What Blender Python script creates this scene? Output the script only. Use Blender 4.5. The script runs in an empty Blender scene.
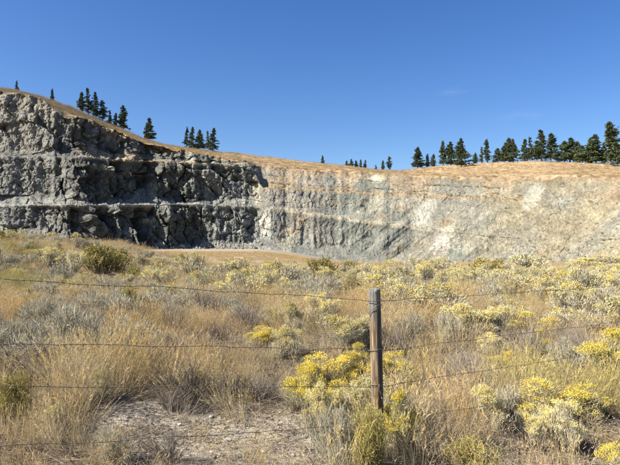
import bpy, math, random
import numpy as np
from mathutils import Vector, Matrix

# ------------------------------------------------------------------ camera, sky, sun, exposure
SC = bpy.context.scene
COL = SC.collection
R = math.radians
FPX, CX, HY, EYE = 568.0, 310.0, 240.0, 1.6      # focal length and horizon of the photograph (620 px wide)

cam_data = bpy.data.cameras.new("camera")
cam = bpy.data.objects.new("camera", cam_data)
COL.objects.link(cam)
cam_data.sensor_width = 36.0
cam_data.lens = 36.0 * FPX / 620.0
cam_data.clip_start, cam_data.clip_end = 0.05, 6000.0
cam.location = (0, 0, EYE)
cam.rotation_euler = (R(90.0) + math.atan((HY - 232.5) / FPX), 0, 0)
SC.camera = cam

SUN_EL, SUN_AZ = R(40.0), R(-108.0)              # azimuth clockwise from +Y (the view direction): over the left shoulder
sun_dir = Vector((math.cos(SUN_EL) * math.sin(SUN_AZ), math.cos(SUN_EL) * math.cos(SUN_AZ), math.sin(SUN_EL)))
sun_data = bpy.data.lights.new("sun", "SUN")
sun_data.energy, sun_data.angle, sun_data.color = 5.0, R(0.53), (1.0, 0.945, 0.85)
sun = bpy.data.objects.new("sun", sun_data)
COL.objects.link(sun)
sun.rotation_euler = (-sun_dir).to_track_quat('-Z', 'Y').to_euler()
sun.location = (-60, -20, 60)

world = bpy.data.worlds.new("World")
SC.world = world
world.use_nodes = True
wn, wl = world.node_tree.nodes, world.node_tree.links
wn.clear()
w_out = wn.new("ShaderNodeOutputWorld")
w_bg = wn.new("ShaderNodeBackground")
sky = wn.new("ShaderNodeTexSky")
sky.sky_type = 'NISHITA'
sky.sun_disc = False
sky.sun_elevation, sky.sun_rotation = SUN_EL, SUN_AZ
sky.altitude, sky.air_density, sky.dust_density, sky.ozone_density = 900.0, 1.0, 1.3, 2.8
w_bg.inputs["Strength"].default_value = 0.064
# two faint wisps of cirrus, fixed directions in the sky
w_tc = wn.new("ShaderNodeTexCoord")
w_map = wn.new("ShaderNodeMapping"); w_map.inputs["Scale"].default_value = (9, 9, 42)
w_no = wn.new("ShaderNodeTexNoise"); w_no.inputs["Scale"].default_value = 2.6; w_no.inputs["Detail"].default_value = 5
wl.new(w_tc.outputs["Generated"], w_map.inputs["Vector"])
wl.new(w_map.outputs[0], w_no.inputs["Vector"])
w_sum = None
for az, el, rad in ((14.1, 14.3, 0.034), (20.3, 11.6, 0.045)):
    w_off = wn.new("ShaderNodeVectorMath"); w_off.operation = 'SUBTRACT'
    w_off.inputs[1].default_value = (math.sin(R(az)) * math.cos(R(el)), math.cos(R(az)) * math.cos(R(el)), math.sin(R(el)))
    w_sc = wn.new("ShaderNodeVectorMath"); w_sc.operation = 'MULTIPLY'; w_sc.inputs[1].default_value = (1, 1, 4.0)
    w_len = wn.new("ShaderNodeVectorMath"); w_len.operation = 'LENGTH'
    w_mr = wn.new("ShaderNodeMapRange")
    w_mr.inputs["From Min"].default_value, w_mr.inputs["From Max"].default_value = rad, 0.0
    wl.new(w_tc.outputs["Generated"], w_off.inputs[0]); wl.new(w_off.outputs[0], w_sc.inputs[0])
    wl.new(w_sc.outputs[0], w_len.inputs[0]); wl.new(w_len.outputs["Value"], w_mr.inputs["Value"])
    if w_sum is None: w_sum = w_mr.outputs[0]
    else:
        ad = wn.new("ShaderNodeMath"); ad.operation = 'MAXIMUM'
        wl.new(w_sum, ad.inputs[0]); wl.new(w_mr.outputs[0], ad.inputs[1]); w_sum = ad.outputs[0]
w_cr = wn.new("ShaderNodeMapRange")
w_cr.inputs["From Min"].default_value, w_cr.inputs["From Max"].default_value = 0.42, 0.75
w_cr.inputs["To Max"].default_value = 0.064
wl.new(w_no.outputs["Fac"], w_cr.inputs["Value"])
w_pr = wn.new("ShaderNodeMath"); w_pr.operation = 'MULTIPLY'
wl.new(w_sum, w_pr.inputs[0]); wl.new(w_cr.outputs[0], w_pr.inputs[1])
w_mix = wn.new("ShaderNodeMixRGB"); w_mix.inputs["Color2"].default_value = (7.5, 8.0, 8.6, 1)
wl.new(w_pr.outputs[0], w_mix.inputs["Fac"])
w_hs = wn.new("ShaderNodeHueSaturation"); w_hs.inputs["Saturation"].default_value = 1.28; w_hs.inputs["Hue"].default_value = 0.511
wl.new(sky.outputs[0], w_hs.inputs["Color"])
wl.new(w_hs.outputs[0], w_mix.inputs["Color1"])
wl.new(w_mix.outputs[0], w_bg.inputs["Color"])
wl.new(w_bg.outputs[0], w_out.inputs["Surface"])

SC.view_settings.view_transform = 'Standard'
SC.view_settings.look = 'None'
SC.view_settings.exposure = 1.36
SC.view_settings.gamma = 1.0
SC.view_settings.use_curve_mapping = False
SC.cycles.max_bounces = 6
SC.cycles.transparent_max_bounces = 4

# ------------------------------------------------------------------ noise
def _hash(ix, iy, iz, seed):
    h = (ix.astype(np.int64) * 374761393 + iy.astype(np.int64) * 668265263 + iz.astype(np.int64) * 2147483647 + seed * 974634531) & 0xFFFFFFFF
    h = ((h ^ (h >> 13)) * 1274126177) & 0xFFFFFFFF
    h = ((h ^ (h >> 16)) * 2246822519) & 0xFFFFFFFF
    h = h ^ (h >> 15)
    return (h & 0xFFFFFF) / float(0xFFFFFF)

def vnoise(x, y, z=None, seed=0):
    """value noise in -1..1"""
    x, y = np.broadcast_arrays(np.asarray(x, float), np.asarray(y, float))
    z = np.zeros_like(x) if z is None else np.broadcast_to(np.asarray(z, float), x.shape)
    x0, y0, z0 = np.floor(x), np.floor(y), np.floor(z)
    fx, fy, fz = x - x0, y - y0, z - z0
    u, v, w = (t * t * t * (t * (t * 6 - 15) + 10) for t in (fx, fy, fz))
    out = 0
    for dz in ((0, 1) if np.any(fz) else (0,)):
        wz = (w if dz else 1 - w)
        for dx in (0, 1):
            for dy in (0, 1):
                out = out + _hash(x0 + dx, y0 + dy, z0 + dz, seed) * (u if dx else 1 - u) * (v if dy else 1 - v) * wz
    return out * 2 - 1

def fbm(x, y, z=None, seed=0, octv=4, gain=0.5):
    a, s, t = 1.0, 0.0, 0.0
    for k in range(octv):
        f = 2.03 ** k
        s = s + a * vnoise(x * f + 17.3 * k, y * f - 9.1 * k, None if z is None else z * f, seed + k * 7)
        t += a
        a *= gain
    return s / t

def cells(x, y, seed):
    """2-D Voronoi facets: for each point the cell's random numbers (4) and the offset from the cell's centre, plus F2-F1"""
    xi, yi = np.floor(x), np.floor(y)
    zero = np.zeros_like(xi)
    bd = np.full(x.shape, 9e9); b2 = bd.copy()
    bx, by = zero.copy(), zero.copy()
    cx, cy = zero.copy(), zero.copy()
    for dx in (-1, 0, 1):
        for dy in (-1, 0, 1):
            gx, gy = xi + dx, yi + dy
            px = gx + _hash(gx, gy, zero, seed); py = gy + _hash(gx, gy, zero, seed + 1)
            d = (px - x) ** 2 + (py - y) ** 2
            m = d < bd
            b2 = np.where(m, bd, np.minimum(b2, d))
            bd = np.where(m, d, bd)
            bx, by = np.where(m, px, bx), np.where(m, py, by)
            cx, cy = np.where(m, gx, cx), np.where(m, gy, cy)
    r = [_hash(cx, cy, zero, seed + 2 + k) for k in range(4)]
    return r, x - bx, y - by, np.sqrt(b2) - np.sqrt(bd)

def sstep(a, b, x):
    t = np.clip((np.asarray(x, float) - a) / (b - a), 0, 1)
    return t * t * (3 - 2 * t)

def lerp(a, b, t):
    return a + (b - a) * t

# ------------------------------------------------------------------ object helpers
def tag(o, label=None, cat=None, group=None, kind=None):
    if label: o["label"] = label
    if cat: o["category"] = cat
    if group: o["group"] = group
    if kind: o["kind"] = kind
    return o

def empty(name, loc=(0, 0, 0), rz=0.0):
    o = bpy.data.objects.new(name, None)
    COL.objects.link(o)
    o.location = loc
    o.rotation_euler = (0, 0, rz)
    o.empty_display_size = 0.2
    return o

def mesh_np(name, V, F, color=None, mat=None, smooth=False, mat_idx=None):
    """V (n,3); F (m,3|4) or list of such arrays; color (n,3) per vertex"""
    Fs = F if isinstance(F, list) else [F]
    me = bpy.data.meshes.new(name)
    me.vertices.add(len(V))
    me.vertices.foreach_set("co", np.ascontiguousarray(V, dtype=np.float32).ravel())
    loops = np.concatenate([f.ravel() for f in Fs]).astype(np.int32)
    sizes = np.concatenate([np.full(len(f), f.shape[1], dtype=np.int32) for f in Fs])
    starts = np.concatenate([[0], np.cumsum(sizes)[:-1]]).astype(np.int32)
    me.loops.add(len(loops)); me.loops.foreach_set("vertex_index", loops)
    me.polygons.add(len(sizes)); me.polygons.foreach_set("loop_start", starts)
    me.polygons.foreach_set("loop_total", sizes)
    if color is not None:
        ca = me.attributes.new("tint", 'FLOAT_COLOR', 'POINT')
        ca.data.foreach_set("color", np.concatenate([color, np.ones((len(color), 1))], 1).astype(np.float32).ravel())
    if mat is not None:
        for m in (mat if isinstance(mat, (list, tuple)) else [mat]): me.materials.append(m)
    if mat_idx is not None: me.polygons.foreach_set("material_index", mat_idx.astype(np.int32))
    me.update(calc_edges=True)
    me.polygons.foreach_set("use_smooth", np.full(len(sizes), bool(smooth)))
    return me

def link(name, me, parent=None, loc=(0, 0, 0), rz=0.0, scale=None):
    o = bpy.data.objects.new(name, me)
    COL.objects.link(o)
    o.location = loc
    o.rotation_euler = (0, 0, rz)
    if scale is not None: o.scale = scale
    if parent is not None: o.parent = parent
    return o

def copy_tree(o, parent=None):
    c = o.copy(); COL.objects.link(c); c.parent = parent
    for ch in [x for x in o.children]: copy_tree(ch, c)
    return c

def grid_faces(nr, nc):
    i = np.arange((nr - 1) * (nc - 1)); r, c = i // (nc - 1), i % (nc - 1)
    a = r * nc + c
    return np.stack([a, a + 1, a + nc + 1, a + nc], 1)

class Soup:
    """collects ribbons, tubes and cards in numpy"""
    def __init__(s): s.V, s.F, s.C, s.n = [], [], [], 0
    def add(s, V, F, C):
        s.V.append(V); s.F.append(F + s.n); s.C.append(C); s.n += len(V)
    def mesh(s, name, mat, smooth=False):
        fs = {}
        for f in s.F: fs.setdefault(f.shape[1], []).append(f)
        return mesh_np(name, np.concatenate(s.V), [np.concatenate(v) for v in fs.values()], np.concatenate(s.C), mat, smooth)

def unit(a):
    return a / np.maximum(np.linalg.norm(a, axis=-1, keepdims=True), 1e-9)

def ribbons(soup, P, D, L, W, C, rng, nseg=2, bend=0.0, bdir=None, tip=0.25, ctip=None):
    """flat tapering blades from P along D, length L, width W, colour C (n,3); bend pushes the tip along bdir"""
    n = len(P)
    if n == 0: return None
    L = np.broadcast_to(np.asarray(L, float), (n,)); W = np.broadcast_to(np.asarray(W, float), (n,))
    bend = np.broadcast_to(np.asarray(bend, float), (n,))
    D = unit(D)
    side = unit(np.cross(D, rng.normal(size=(n, 3))))
    if bdir is None: bdir = np.tile([0.0, 0.0, -1.0], (n, 1))
    t = np.linspace(0, 1, nseg + 1)
    c = P[:, None] + D[:, None] * (L[:, None] * t)[..., None] + bdir[:, None] * ((bend * L)[:, None] * t ** 2)[..., None]
    w = 0.5 * W[:, None] * (1 - (1 - tip) * t ** 1.5)
    V = np.stack([c - side[:, None] * w[..., None], c + side[:, None] * w[..., None]], 2).reshape(-1, 3)
    base = (np.arange(n) * (nseg + 1) * 2)[:, None] + np.arange(nseg)[None] * 2
    F = np.stack([base, base + 1, base + 3, base + 2], -1).reshape(-1, 4)
    ct = C if ctip is None else ctip
    cc = C[:, None] + (ct - C)[:, None] * t[None, :, None]
    soup.add(V, F, np.repeat(cc.reshape(-1, 3), 2, 0))
    return c

def tube(soup, pts, rad, col, nside=6, cap=True):
    pts = np.asarray(pts, float); n = len(pts)
    rad = np.broadcast_to(np.asarray(rad, float), (n,))
    tg = unit(np.gradient(pts, axis=0))
    ref = np.where(np.abs(tg[:, 2:3]) > 0.9, np.array([[1.0, 0, 0]]), np.array([[0, 0, 1.0]]))
    a = unit(np.cross(tg, ref)); b = np.cross(tg, a)
    th = np.arange(nside) * 2 * math.pi / nside
    V = pts[:, None] + rad[:, None, None] * (a[:, None] * np.cos(th)[None, :, None] + b[:, None] * np.sin(th)[None, :, None])
    i = np.arange((n - 1) * nside); r, k = i // nside, i % nside
    F = np.stack([r * nside + k, r * nside + (k + 1) % nside, (r + 1) * nside + (k + 1) % nside, (r + 1) * nside + k], 1)
    soup.add(V.reshape(-1, 3), F, np.tile(np.asarray(col, float), (n * nside, 1)) if np.ndim(col) == 1 else np.repeat(col, nside, 0))

# ------------------------------------------------------------------ materials
def new_mat(name):
    m = bpy.data.materials.new(name); m.use_nodes = True
    nt = m.node_tree; nt.nodes.clear()
    return m, nt.nodes, nt.links

def leaf_mat(name, mult=(1, 1, 1), trans=0.3, rnd=0.18, inst=False, rough=0.85):
    """matte plant tissue: the blade's own tint times a per-plant variation, part of the light passing through"""
    m, N, K = new_mat(name)
    out = N.new("ShaderNodeOutputMaterial")
    at = N.new("ShaderNodeAttribute"); at.attribute_name = "tint"
    mul = N.new("ShaderNodeMixRGB"); mul.blend_type = 'MULTIPLY'; mul.inputs["Fac"].default_value = 1
    mul.inputs["Color2"].default_value = (*mult, 1)
    K.new(at.outputs["Color"], mul.inputs["Color1"])
    col = mul.outputs[0]
    if inst:
        ai = N.new("ShaderNodeAttribute"); ai.attribute_name = "itint"; ai.attribute_type = 'INSTANCER'
        m2 = N.new("ShaderNodeMixRGB"); m2.blend_type = 'MULTIPLY'; m2.inputs["Fac"].default_value = 1
        K.new(col, m2.inputs["Color1"]); K.new(ai.outputs["Color"], m2.inputs["Color2"]); col = m2.outputs[0]
    else:
        oi = N.new("ShaderNodeObjectInfo")
        hs = N.new("ShaderNodeHueSaturation")
        mr = N.new("ShaderNodeMapRange"); mr.inputs["To Min"].default_value = 1 - rnd; mr.inputs["To Max"].default_value = 1 + rnd
        K.new(oi.outputs["Random"], mr.inputs["Value"]); K.new(mr.outputs[0], hs.inputs["Value"])
        K.new(col, hs.inputs["Color"]); col = hs.outputs[0]
    df = N.new("ShaderNodeBsdfDiffuse"); tr = N.new("ShaderNodeBsdfTranslucent"); mx = N.new("ShaderNodeMixShader")
    df.inputs["Roughness"].default_value = rough
    mx.inputs["Fac"].default_value = trans
    K.new(col, df.inputs["Color"]); K.new(col, tr.inputs["Color"])
    K.new(df.outputs[0], mx.inputs[1]); K.new(tr.outputs[0], mx.inputs[2]); K.new(mx.outputs[0], out.inputs["Surface"])
    return m

def earth_mat(name, specs, bump=0.4, bscale=6.0, rough=0.95, bdist=0.1, zsq=1.0):
    """vertex tint broken up by several noise layers; specs: (scale, detail, low, high, (sx,sy,sz))"""
    m, N, K = new_mat(name)
    out = N.new("ShaderNodeOutputMaterial"); p = N.new("ShaderNodeBsdfPrincipled")
    p.inputs["Roughness"].default_value = rough
    p.inputs["Specular IOR Level"].default_value = 0.15
    at = N.new("ShaderNodeAttribute"); at.attribute_name = "tint"
    geo = N.new("ShaderNodeNewGeometry")
    col = at.outputs["Color"]
    for sc, det, lo, hi, st, hue in specs:
        mp = N.new("ShaderNodeMapping"); mp.inputs["Scale"].default_value = st
        K.new(geo.outputs["Position"], mp.inputs["Vector"])
        no = N.new("ShaderNodeTexNoise"); no.inputs["Scale"].default_value = sc; no.inputs["Detail"].default_value = det
        no.inputs["Roughness"].default_value = 0.65
        K.new(mp.outputs[0], no.inputs["Vector"])
        rp = N.new("ShaderNodeValToRGB")
        rp.color_ramp.elements[0].position, rp.color_ramp.elements[1].position = 0.33, 0.67
        rp.color_ramp.elements[0].color = (lo * hue[0], lo * hue[1], lo * hue[2], 1); rp.color_ramp.elements[1].color = (hi, hi, hi, 1)
        K.new(no.outputs["Fac"], rp.inputs["Fac"])
        mu = N.new("ShaderNodeMixRGB"); mu.blend_type = 'MULTIPLY'; mu.inputs["Fac"].default_value = 1
        K.new(col, mu.inputs["Color1"]); K.new(rp.outputs[0], mu.inputs["Color2"]); col = mu.outputs[0]
    K.new(col, p.inputs["Base Color"])
    bn = N.new("ShaderNodeTexNoise"); bn.inputs["Scale"].default_value = bscale; bn.inputs["Detail"].default_value = 8
    K.new(geo.outputs["Position"], bn.inputs["Vector"])
    bp = N.new("ShaderNodeBump"); bp.inputs["Strength"].default_value = bump; bp.inputs["Distance"].default_value = bdist
    K.new(bn.outputs["Fac"], bp.inputs["Height"]); K.new(bp.outputs[0], p.inputs["Normal"])
    K.new(p.outputs[0], out.inputs["Surface"])
    return m

W1 = (1, 1, 1)
M_ROCK = earth_mat("quarry_rock", [(0.22, 6, 0.72, 1.22, (1, 1, 1.0), (1.0, 1.0, 1.0)), (1.1, 5, 0.72, 1.25, (1, 1, 0.7), W1), (2.2, 6, 0.70, 1.2, (1, 1, 0.6), W1)], bump=0.6, bscale=3.6, bdist=0.12)
M_HILL = earth_mat("dry_hill_grass", [(0.06, 4, 0.8, 1.15, (1, 1, 1), (1, 0.95, 0.9)), (0.55, 6, 0.72, 1.25, (1, 1, 1), (1, 1, 1)), (2.2, 3, 0.82, 1.15, W1, W1)], bump=0.6, bscale=1.6, bdist=0.25)
M_GROUND = earth_mat("field_soil", [(1.3, 6, 0.72, 1.2, W1, (1, 0.96, 0.92)), (14, 6, 0.7, 1.25, W1, W1), (70, 3, 0.75, 1.2, W1, W1)], bump=0.9, bscale=30, bdist=0.02)
M_FLOOR = M_GROUND
M_STONE = earth_mat("pale_stone", [(9, 6, 0.75, 1.15, W1, W1)], bump=0.5, bscale=25, bdist=0.01)
M_BOULDER = earth_mat("quarry_boulder", [(0.8, 6, 0.8, 1.15, W1, W1)], bump=0.6, bscale=2.0, bdist=0.2)
M_GRASS = leaf_mat("dry_grass_blade", (1.14, 1.23, 1.38), trans=0.32, inst=True)
M_LITTER = leaf_mat("dead_litter", trans=0.05, inst=True)
M_LEAF = leaf_mat("shrub_leaf", (1.15, 1.13, 1.05), trans=0.24, rnd=0.16)
M_BLOOM = leaf_mat("flower_head", (1.05, 1.05, 1.0), trans=0.25, rnd=0.2)
M_TWIG = leaf_mat("woody_twig", trans=0.0, rnd=0.2)
M_NEEDLE = leaf_mat("conifer_needle", trans=0.10, rnd=0.25)
M_BARK = earth_mat("conifer_bark", [(3, 4, 0.7, 1.2, (1, 1, 0.3), W1)], bump=0.4, bscale=8)

# ------------------------------------------------------------------ the field's ground
def ground_z(x, y, rough=True):
    x, y = np.asarray(x, float), np.asarray(y, float)
    r = np.sqrt(x * x + y * y)
    z = -0.055 * x * np.exp(-(r / 9.0) ** 2) + 0.03 * np.exp(-(r / 9.0) ** 2)
    z = z - 1.0 * sstep(9, 42, y) - 0.1 * sstep(45, 60, y)
    left = sstep(-4.5, -17, x) * sstep(11, 34, y) * (1 - sstep(46, 60, y))
    z = z + 2.25 * left
    z = z - 5.2 * sstep(55, 150, y) * sstep(-0.10, 0.14, x / np.maximum(y, 1.0))
    z = z + 0.25 * sstep(12, 26, x) * sstep(18, 38, y) * (1 - sstep(42, 54, y))
    if rough:
        near = 1 - sstep(45, 60, y)
        z = z + near * (0.10 * vnoise(x * 0.33, y * 0.33, seed=3) + 0.05 * vnoise(x * 1.1, y * 1.1, seed=4))
        z = z + (1 - sstep(8, 14, r)) * (0.022 * vnoise(x * 3.2, y * 3.2, seed=5) + 0.011 * vnoise(x * 8, y * 8, seed=6))
    return z

def gz(x, y): return float(ground_z(np.array([x]), np.array([y]))[0])

def spot(px, py):
    """the place on the ground whose foot shows at pixel (px, py) of the 620x465 photograph"""
    ys = np.concatenate([np.linspace(2.6, 14, 900), np.linspace(14.01, 60, 1800)])
    xs = (px - CX) / FPX * ys
    pyy = HY - (ground_z(xs, ys) - EYE) / ys * FPX
    hit = np.where(pyy <= py)[0]
    i = hit[0] if len(hit) else len(ys) - 1
    return float(xs[i]), float(ys[i])

def bare_patch(x, y):
    """1 where the stony bare soil in front of the post shows"""
    d = ((x + 0.55) / 0.95) ** 2 + ((y - 4.55) / 0.8) ** 2
    d2 = ((x + 0.15) / 0.7) ** 2 + ((y - 5.3) / 0.45) ** 2
    n = 0.5 * vnoise(x * 2.1, y * 2.1, seed=31)
    d = np.minimum(d, ((x + 1.45) / 0.55) ** 2 + ((y - 4.75) / 0.45) ** 2)
    for cx, cy, rx, ry in ((-2.0, 8.6, 1.0, .45), (-3.4, 13.5, 1.5, .7), (-6.5, 17, 1.6, .8), (-1.2, 16.5, 1.3, .7), (-4.2, 7.6, .7, .35)):
        d = np.minimum(d, .35 + ((x - cx) / rx) ** 2 + ((y - cy) / ry) ** 2)
    return np.maximum(1 - sstep(0.5, 1.4, d + n), 0.7 * (1 - sstep(0.4, 1.3, d2 + n)))

nx = 430
ax = np.arange(-nx // 2, nx // 2 + 1)
gxs = 2.2 * np.sinh(ax * 0.0315)
gys = 6.0 + 2.2 * np.sinh(ax * 0.0315)
GX, GY = np.meshgrid(gxs, gys)
GZ = ground_z(GX, GY)
fx, fy = GX.ravel(), GY.ravel()
soil = np.array([0.30, 0.25, 0.19]); litter = np.array([0.20, 0.15, 0.09]); floor_c = np.array([0.31, 0.245, 0.16])
t1 = sstep(-0.35, 0.35, fbm(fx * 0.5, fy * 0.5, seed=11))[:, None]
gc = lerp(soil, litter, t1)
bp = bare_patch(fx, fy)[:, None]
gc = lerp(gc, np.array([0.335, 0.298, 0.235]), bp)
ft = sstep(38, 55, fy)[:, None]
fcol = lerp(floor_c, np.array([0.32, 0.27, 0.19]), sstep(-0.1, 0.6, fbm(fx * 0.06, fy * 0.12, seed=13))[:, None])
fcol = lerp(fcol, np.array([0.27, 0.26, 0.235]), (sstep(150, 172, fy) * 0.8)[:, None])
gc = lerp(gc, fcol, ft)
ground = link("field_ground", mesh_np("field_ground", np.stack([fx, fy, GZ.ravel()], 1), grid_faces(len(gys), len(gxs)), gc, M_GROUND, True))
tag(ground, kind="structure")

# ------------------------------------------------------------------ the quarry: benches, faces, rim and the hill behind
def tab(xs, pts):
    p = np.array(pts, float)
    return np.interp(xs, p[:, 0], p[:, 1])

def smooth_tab(xs, pts, w=9.0):
    xx = np.arange(-260, 881, 1.0)
    y = tab(xx, pts)
    k = np.exp(-0.5 * (np.arange(-30, 31) / w) ** 2); k /= k.sum()
    y = np.convolve(np.pad(y, 30, mode='edge'), k, mode='valid')
    return np.interp(xs, xx, y)

qx = np.concatenate([np.arange(-170, -6, 2.0), np.arange(-6, 628, 0.62), np.arange(628, 790, 2.0)])
nq = len(qx)
D0 = smooth_tab(qx, [(-160, 150), (0, 148), (40, 148), (70, 150), (110, 158), (150, 166), (185, 171), (245, 173), (300, 171), (350, 168), (400, 165), (450, 161), (500, 156), (540, 151), (580, 147), (620, 138), (780, 104)], 8)
YA = smooth_tab(qx, [(-160, 206), (0, 205), (200, 204.5), (260, 207), (300, 212), (340, 217), (380, 223), (420, 229), (460, 234), (500, 238), (560, 240), (780, 242)], 5)
YB = smooth_tab(qx, [(-160, 158), (0, 155.5), (60, 156), (90, 157), (150, 161), (200, 163), (251, 164.5), (262, 188), (300, 190), (340, 192), (380, 194), (420, 196), (460, 197), (500, 199), (560, 204), (780, 212)], 2.2)
YR = smooth_tab(qx, [(-160, 74), (-20, 89), (0, 91.5), (30, 94.5), (48, 103), (62, 117), (80, 118), (100, 124), (120, 133), (150, 145), (175, 149), (200, 153), (240, 161), (260, 165), (300, 170), (340, 172), (372, 172), (390, 173), (420, 177), (460, 179), (500, 181), (540, 179), (580, 177), (620, 180), (780, 188)], 3)
YS = smooth_tab(qx, [(-160, 52), (0, 88), (20, 91), (45, 98), (75, 108), (100, 120), (125, 130), (145, 139.5), (165, 145), (185, 148), (215, 151), (260, 156), (300, 161), (340, 165), (380, 170), (400, 171), (420, 168), (440, 165.3), (470, 164), (500, 162), (540, 161), (580, 162), (620, 165), (780, 174)], 4)
KA = smooth_tab(qx, [(-160, .8), (0, .75), (60, .45), (100, .28), (250, .30), (300, .45), (400, .75), (480, 1.0), (780, 1.1)])
KB = smooth_tab(qx, [(-160, .7), (0, .6), (60, .45), (100, .28), (250, .32), (300, .7), (400, .95), (480, 1.15), (780, 1.15)])
KC = smooth_tab(qx, [(-160, .7), (0, .55), (70, .55), (140, .6), (175, 1.1), (250, 1.6), (300, 1.9), (420, 1.7), (500, 1.25), (780, 1.2)])
WA = smooth_tab(qx, [(-160, 7), (60, 7), (220, 7), (280, 4), (400, 2.5), (470, 1.0), (520, 0.3), (780, .2)])
WB = smooth_tab(qx, [(-160, .6), (56, .8), (84, 7), (110, 9), (220, 8), (262, 4), (400, 4.5), (470, 4), (510, 1.0), (540, .3), (780, .2)])
TA = smooth_tab(qx, [(-160, .5), (0, .5), (50, .42), (66, .12), (84, .08), (104, .3), (120, .08), (180, .06), (240, .16), (300, .25), (420, .4), (560, .4), (780, .4)], 5)
TB = smooth_tab(qx, [(-160, .2), (0, .12), (28, .28), (55, .2), (75, .12), (100, .1), (128, .1), (149, .42), (170, .1), (200, .12), (250, .18), (300, .2), (420, .3), (780, .3)], 5)
TC = smooth_tab(qx, [(-160, .04), (50, .05), (72, .2), (90, .36), (104, .3), (114, .2), (131, .55), (142, .3), (152, .25), (200, .3), (780, .3)], 6)
DS = smooth_tab(qx, [(-160, 30), (0, 30), (60, 26), (110, 26), (150, 34), (200, 60), (300, 105), (400, 130), (470, 115), (540, 95), (620, 85), (780, 70)], 14)
jit = lambda s, f, a: a * fbm(qx * f, qx * 0 + 3.3, seed=s, octv=3)
YA = YA + jit(41, 0.11, 1.0); YB = YB + jit(42, 0.13, 1.6); YR = YR + jit(43, 0.12, 3.0)
TA = np.clip(TA + jit(44, .07, .16), .03, .6); TB = np.clip(TB + jit(45, .07, .16), .03, .6)

elev = lambda y, d: EYE + d * (HY - y) / FPX
z0 = ground_z((qx - CX) / FPX * D0, D0, False) - 0.05
HA = elev(YA, D0 + 4) - z0
d_fA = D0 + TA * HA * 1.25                        # foot of the lower face, on its talus
d_A = d_fA + (1 - TA) * HA * KA
zA = elev(YA, d_A)
d_A2 = d_A + WA
zA2 = zA + 0.25
HB = elev(YB, d_A2 + 4) - zA2
d_fB = d_A2 + TB * HB * 1.25
d_B = d_fB + (1 - TB) * HB * KB
zB = elev(YB, d_B)
d_B2 = d_B + WB
zB2 = zB + 0.3
HC = np.maximum(elev(YR, d_B2 + 5) - zB2, 0.6)
d_fC = d_B2 + TC * HC * 1.4
d_R = d_fC + (1 - TC) * HC * KC
zR = elev(YR, d_R)
d_S = d_R + DS
zS = elev(YS, d_S)
bermA = (0.6 * (1 - sstep(430, 500, qx)) * np.clip(0.7 + 1.3 * fbm(qx * 0.22, qx * 0, seed=46, octv=3), .1, 2))   # loose bund along each bench's edge
bermB = (0.6 * sstep(62, 85, qx) * (1 - sstep(490, 540, qx)) * np.clip(0.7 + 1.3 * fbm(qx * 0.22, qx * 0, seed=47, octv=3), .1, 2))
keys_d = [D0 - 3, D0, d_fA, d_A, d_A2, d_fB, d_B, d_B2, d_fC, d_R]
keys_z = [z0 - 2.0, z0, z0 + TA * HA, zA, zA2, zA2 + TB * (zB - zA2), zB, zB2, zB2 + TC * (zR - zB2), zR]
rows_n = [3, 14, 66, 14, 16, 60, 14, 18, 46]
kindw = [0.1, 0.35, 1.0, 0.12, 0.35, 1.0, 0.12, 0.45, 0.9]        # how much of the relief each band carries
rd, rz_, rw, rk = [], [], [], []
for s, (n, kw) in enumerate(zip(rows_n, kindw)):
    for j in range(n):
        t = j / n
        zz = lerp(keys_z[s], keys_z[s + 1], t)
        if s in (3, 6): zz = zz + (bermA if s == 3 else bermB) * max(0.0, 1 - abs(t - 0.22) / 0.22)
        rd.append(lerp(keys_d[s], keys_d[s + 1], t)); rz_.append(zz)
        if s in (2, 5): kw_ = kw * (1 - 0.85 * float(sstep(0.86, 0.99, t)))
        else: kw_ = kw
        if s in (2, 5, 8): kw_ *= 0.4 + 0.6 * float(sstep(0, 0.10, t))
        rw.append(kw_); rk.append(s + t)
rd.append(keys_d[-1]); rz_.append(keys_z[-1]); rw.append(0.25); rk.append(9.0)
QD, QZ = np.array(rd), np.array(rz_); QW = np.array(rw)[:, None]; QK = np.array(rk)[:, None] + np.zeros((1, nq))
QX = (qx - CX)[None] / FPX * QD
QXX = np.broadcast_to(qx[None], QD.shape)
# arc length along the wall and the wall's outward direction in plan
Xt, Yt = (qx - CX) / FPX * D0, D0
arc = np.concatenate([[0], np.cumsum(np.hypot(np.diff(Xt), np.diff(Yt)))])
tx, ty = np.gradient(Xt, arc), np.gradient(Yt, arc)
kk = np.exp(-0.5 * (np.arange(-40, 41) / 16.0) ** 2); kk /= kk.sum()
tx = np.convolve(np.pad(tx, 40, mode='edge'), kk, 'valid'); ty = np.convolve(np.pad(ty, 40, mode='edge'), kk, 'valid')
tl = np.hypot(tx, ty); onx, ony = ty / tl, -tx / tl
S = np.broadcast_to(arc[None], QD.shape); Z = QZ
left_w = (1 - sstep(246, 266, QXX))               # the jagged dark rock on this part
steep = left_w * sstep(48, 85, QXX) * (1 - 0.45 * sstep(180, 215, QXX))
right_w = sstep(300, 420, QXX)
mid_w = (1 - left_w) * (1 - right_w)
warp = 1.6 * vnoise(S / 7.0, Z / 9.0, seed=51) + 0.5 * vnoise(S / 1.7, Z / 2.0, seed=53)
def lnoise(x, y, seed):
    """value noise with straight interpolation: creases instead of curves"""
    x0, y0 = np.floor(x), np.floor(y); u, v = x - x0, y - y0; zz = np.zeros_like(x0)
    g = lambda i, j: _hash(x0 + i, y0 + j, zz, seed)
    return (g(0, 0) * (1 - u) * (1 - v) + g(1, 0) * u * (1 - v) + g(0, 1) * (1 - u) * v + g(1, 1) * u * v) * 2 - 1
ridge = 1.3 * lnoise((S + warp) / 5.5 + 0.15 * Z / 5.5, Z / 17.0, 52) + 0.55 * lnoise((S + warp) / 2.4, Z / 7.0, 54)
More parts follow.
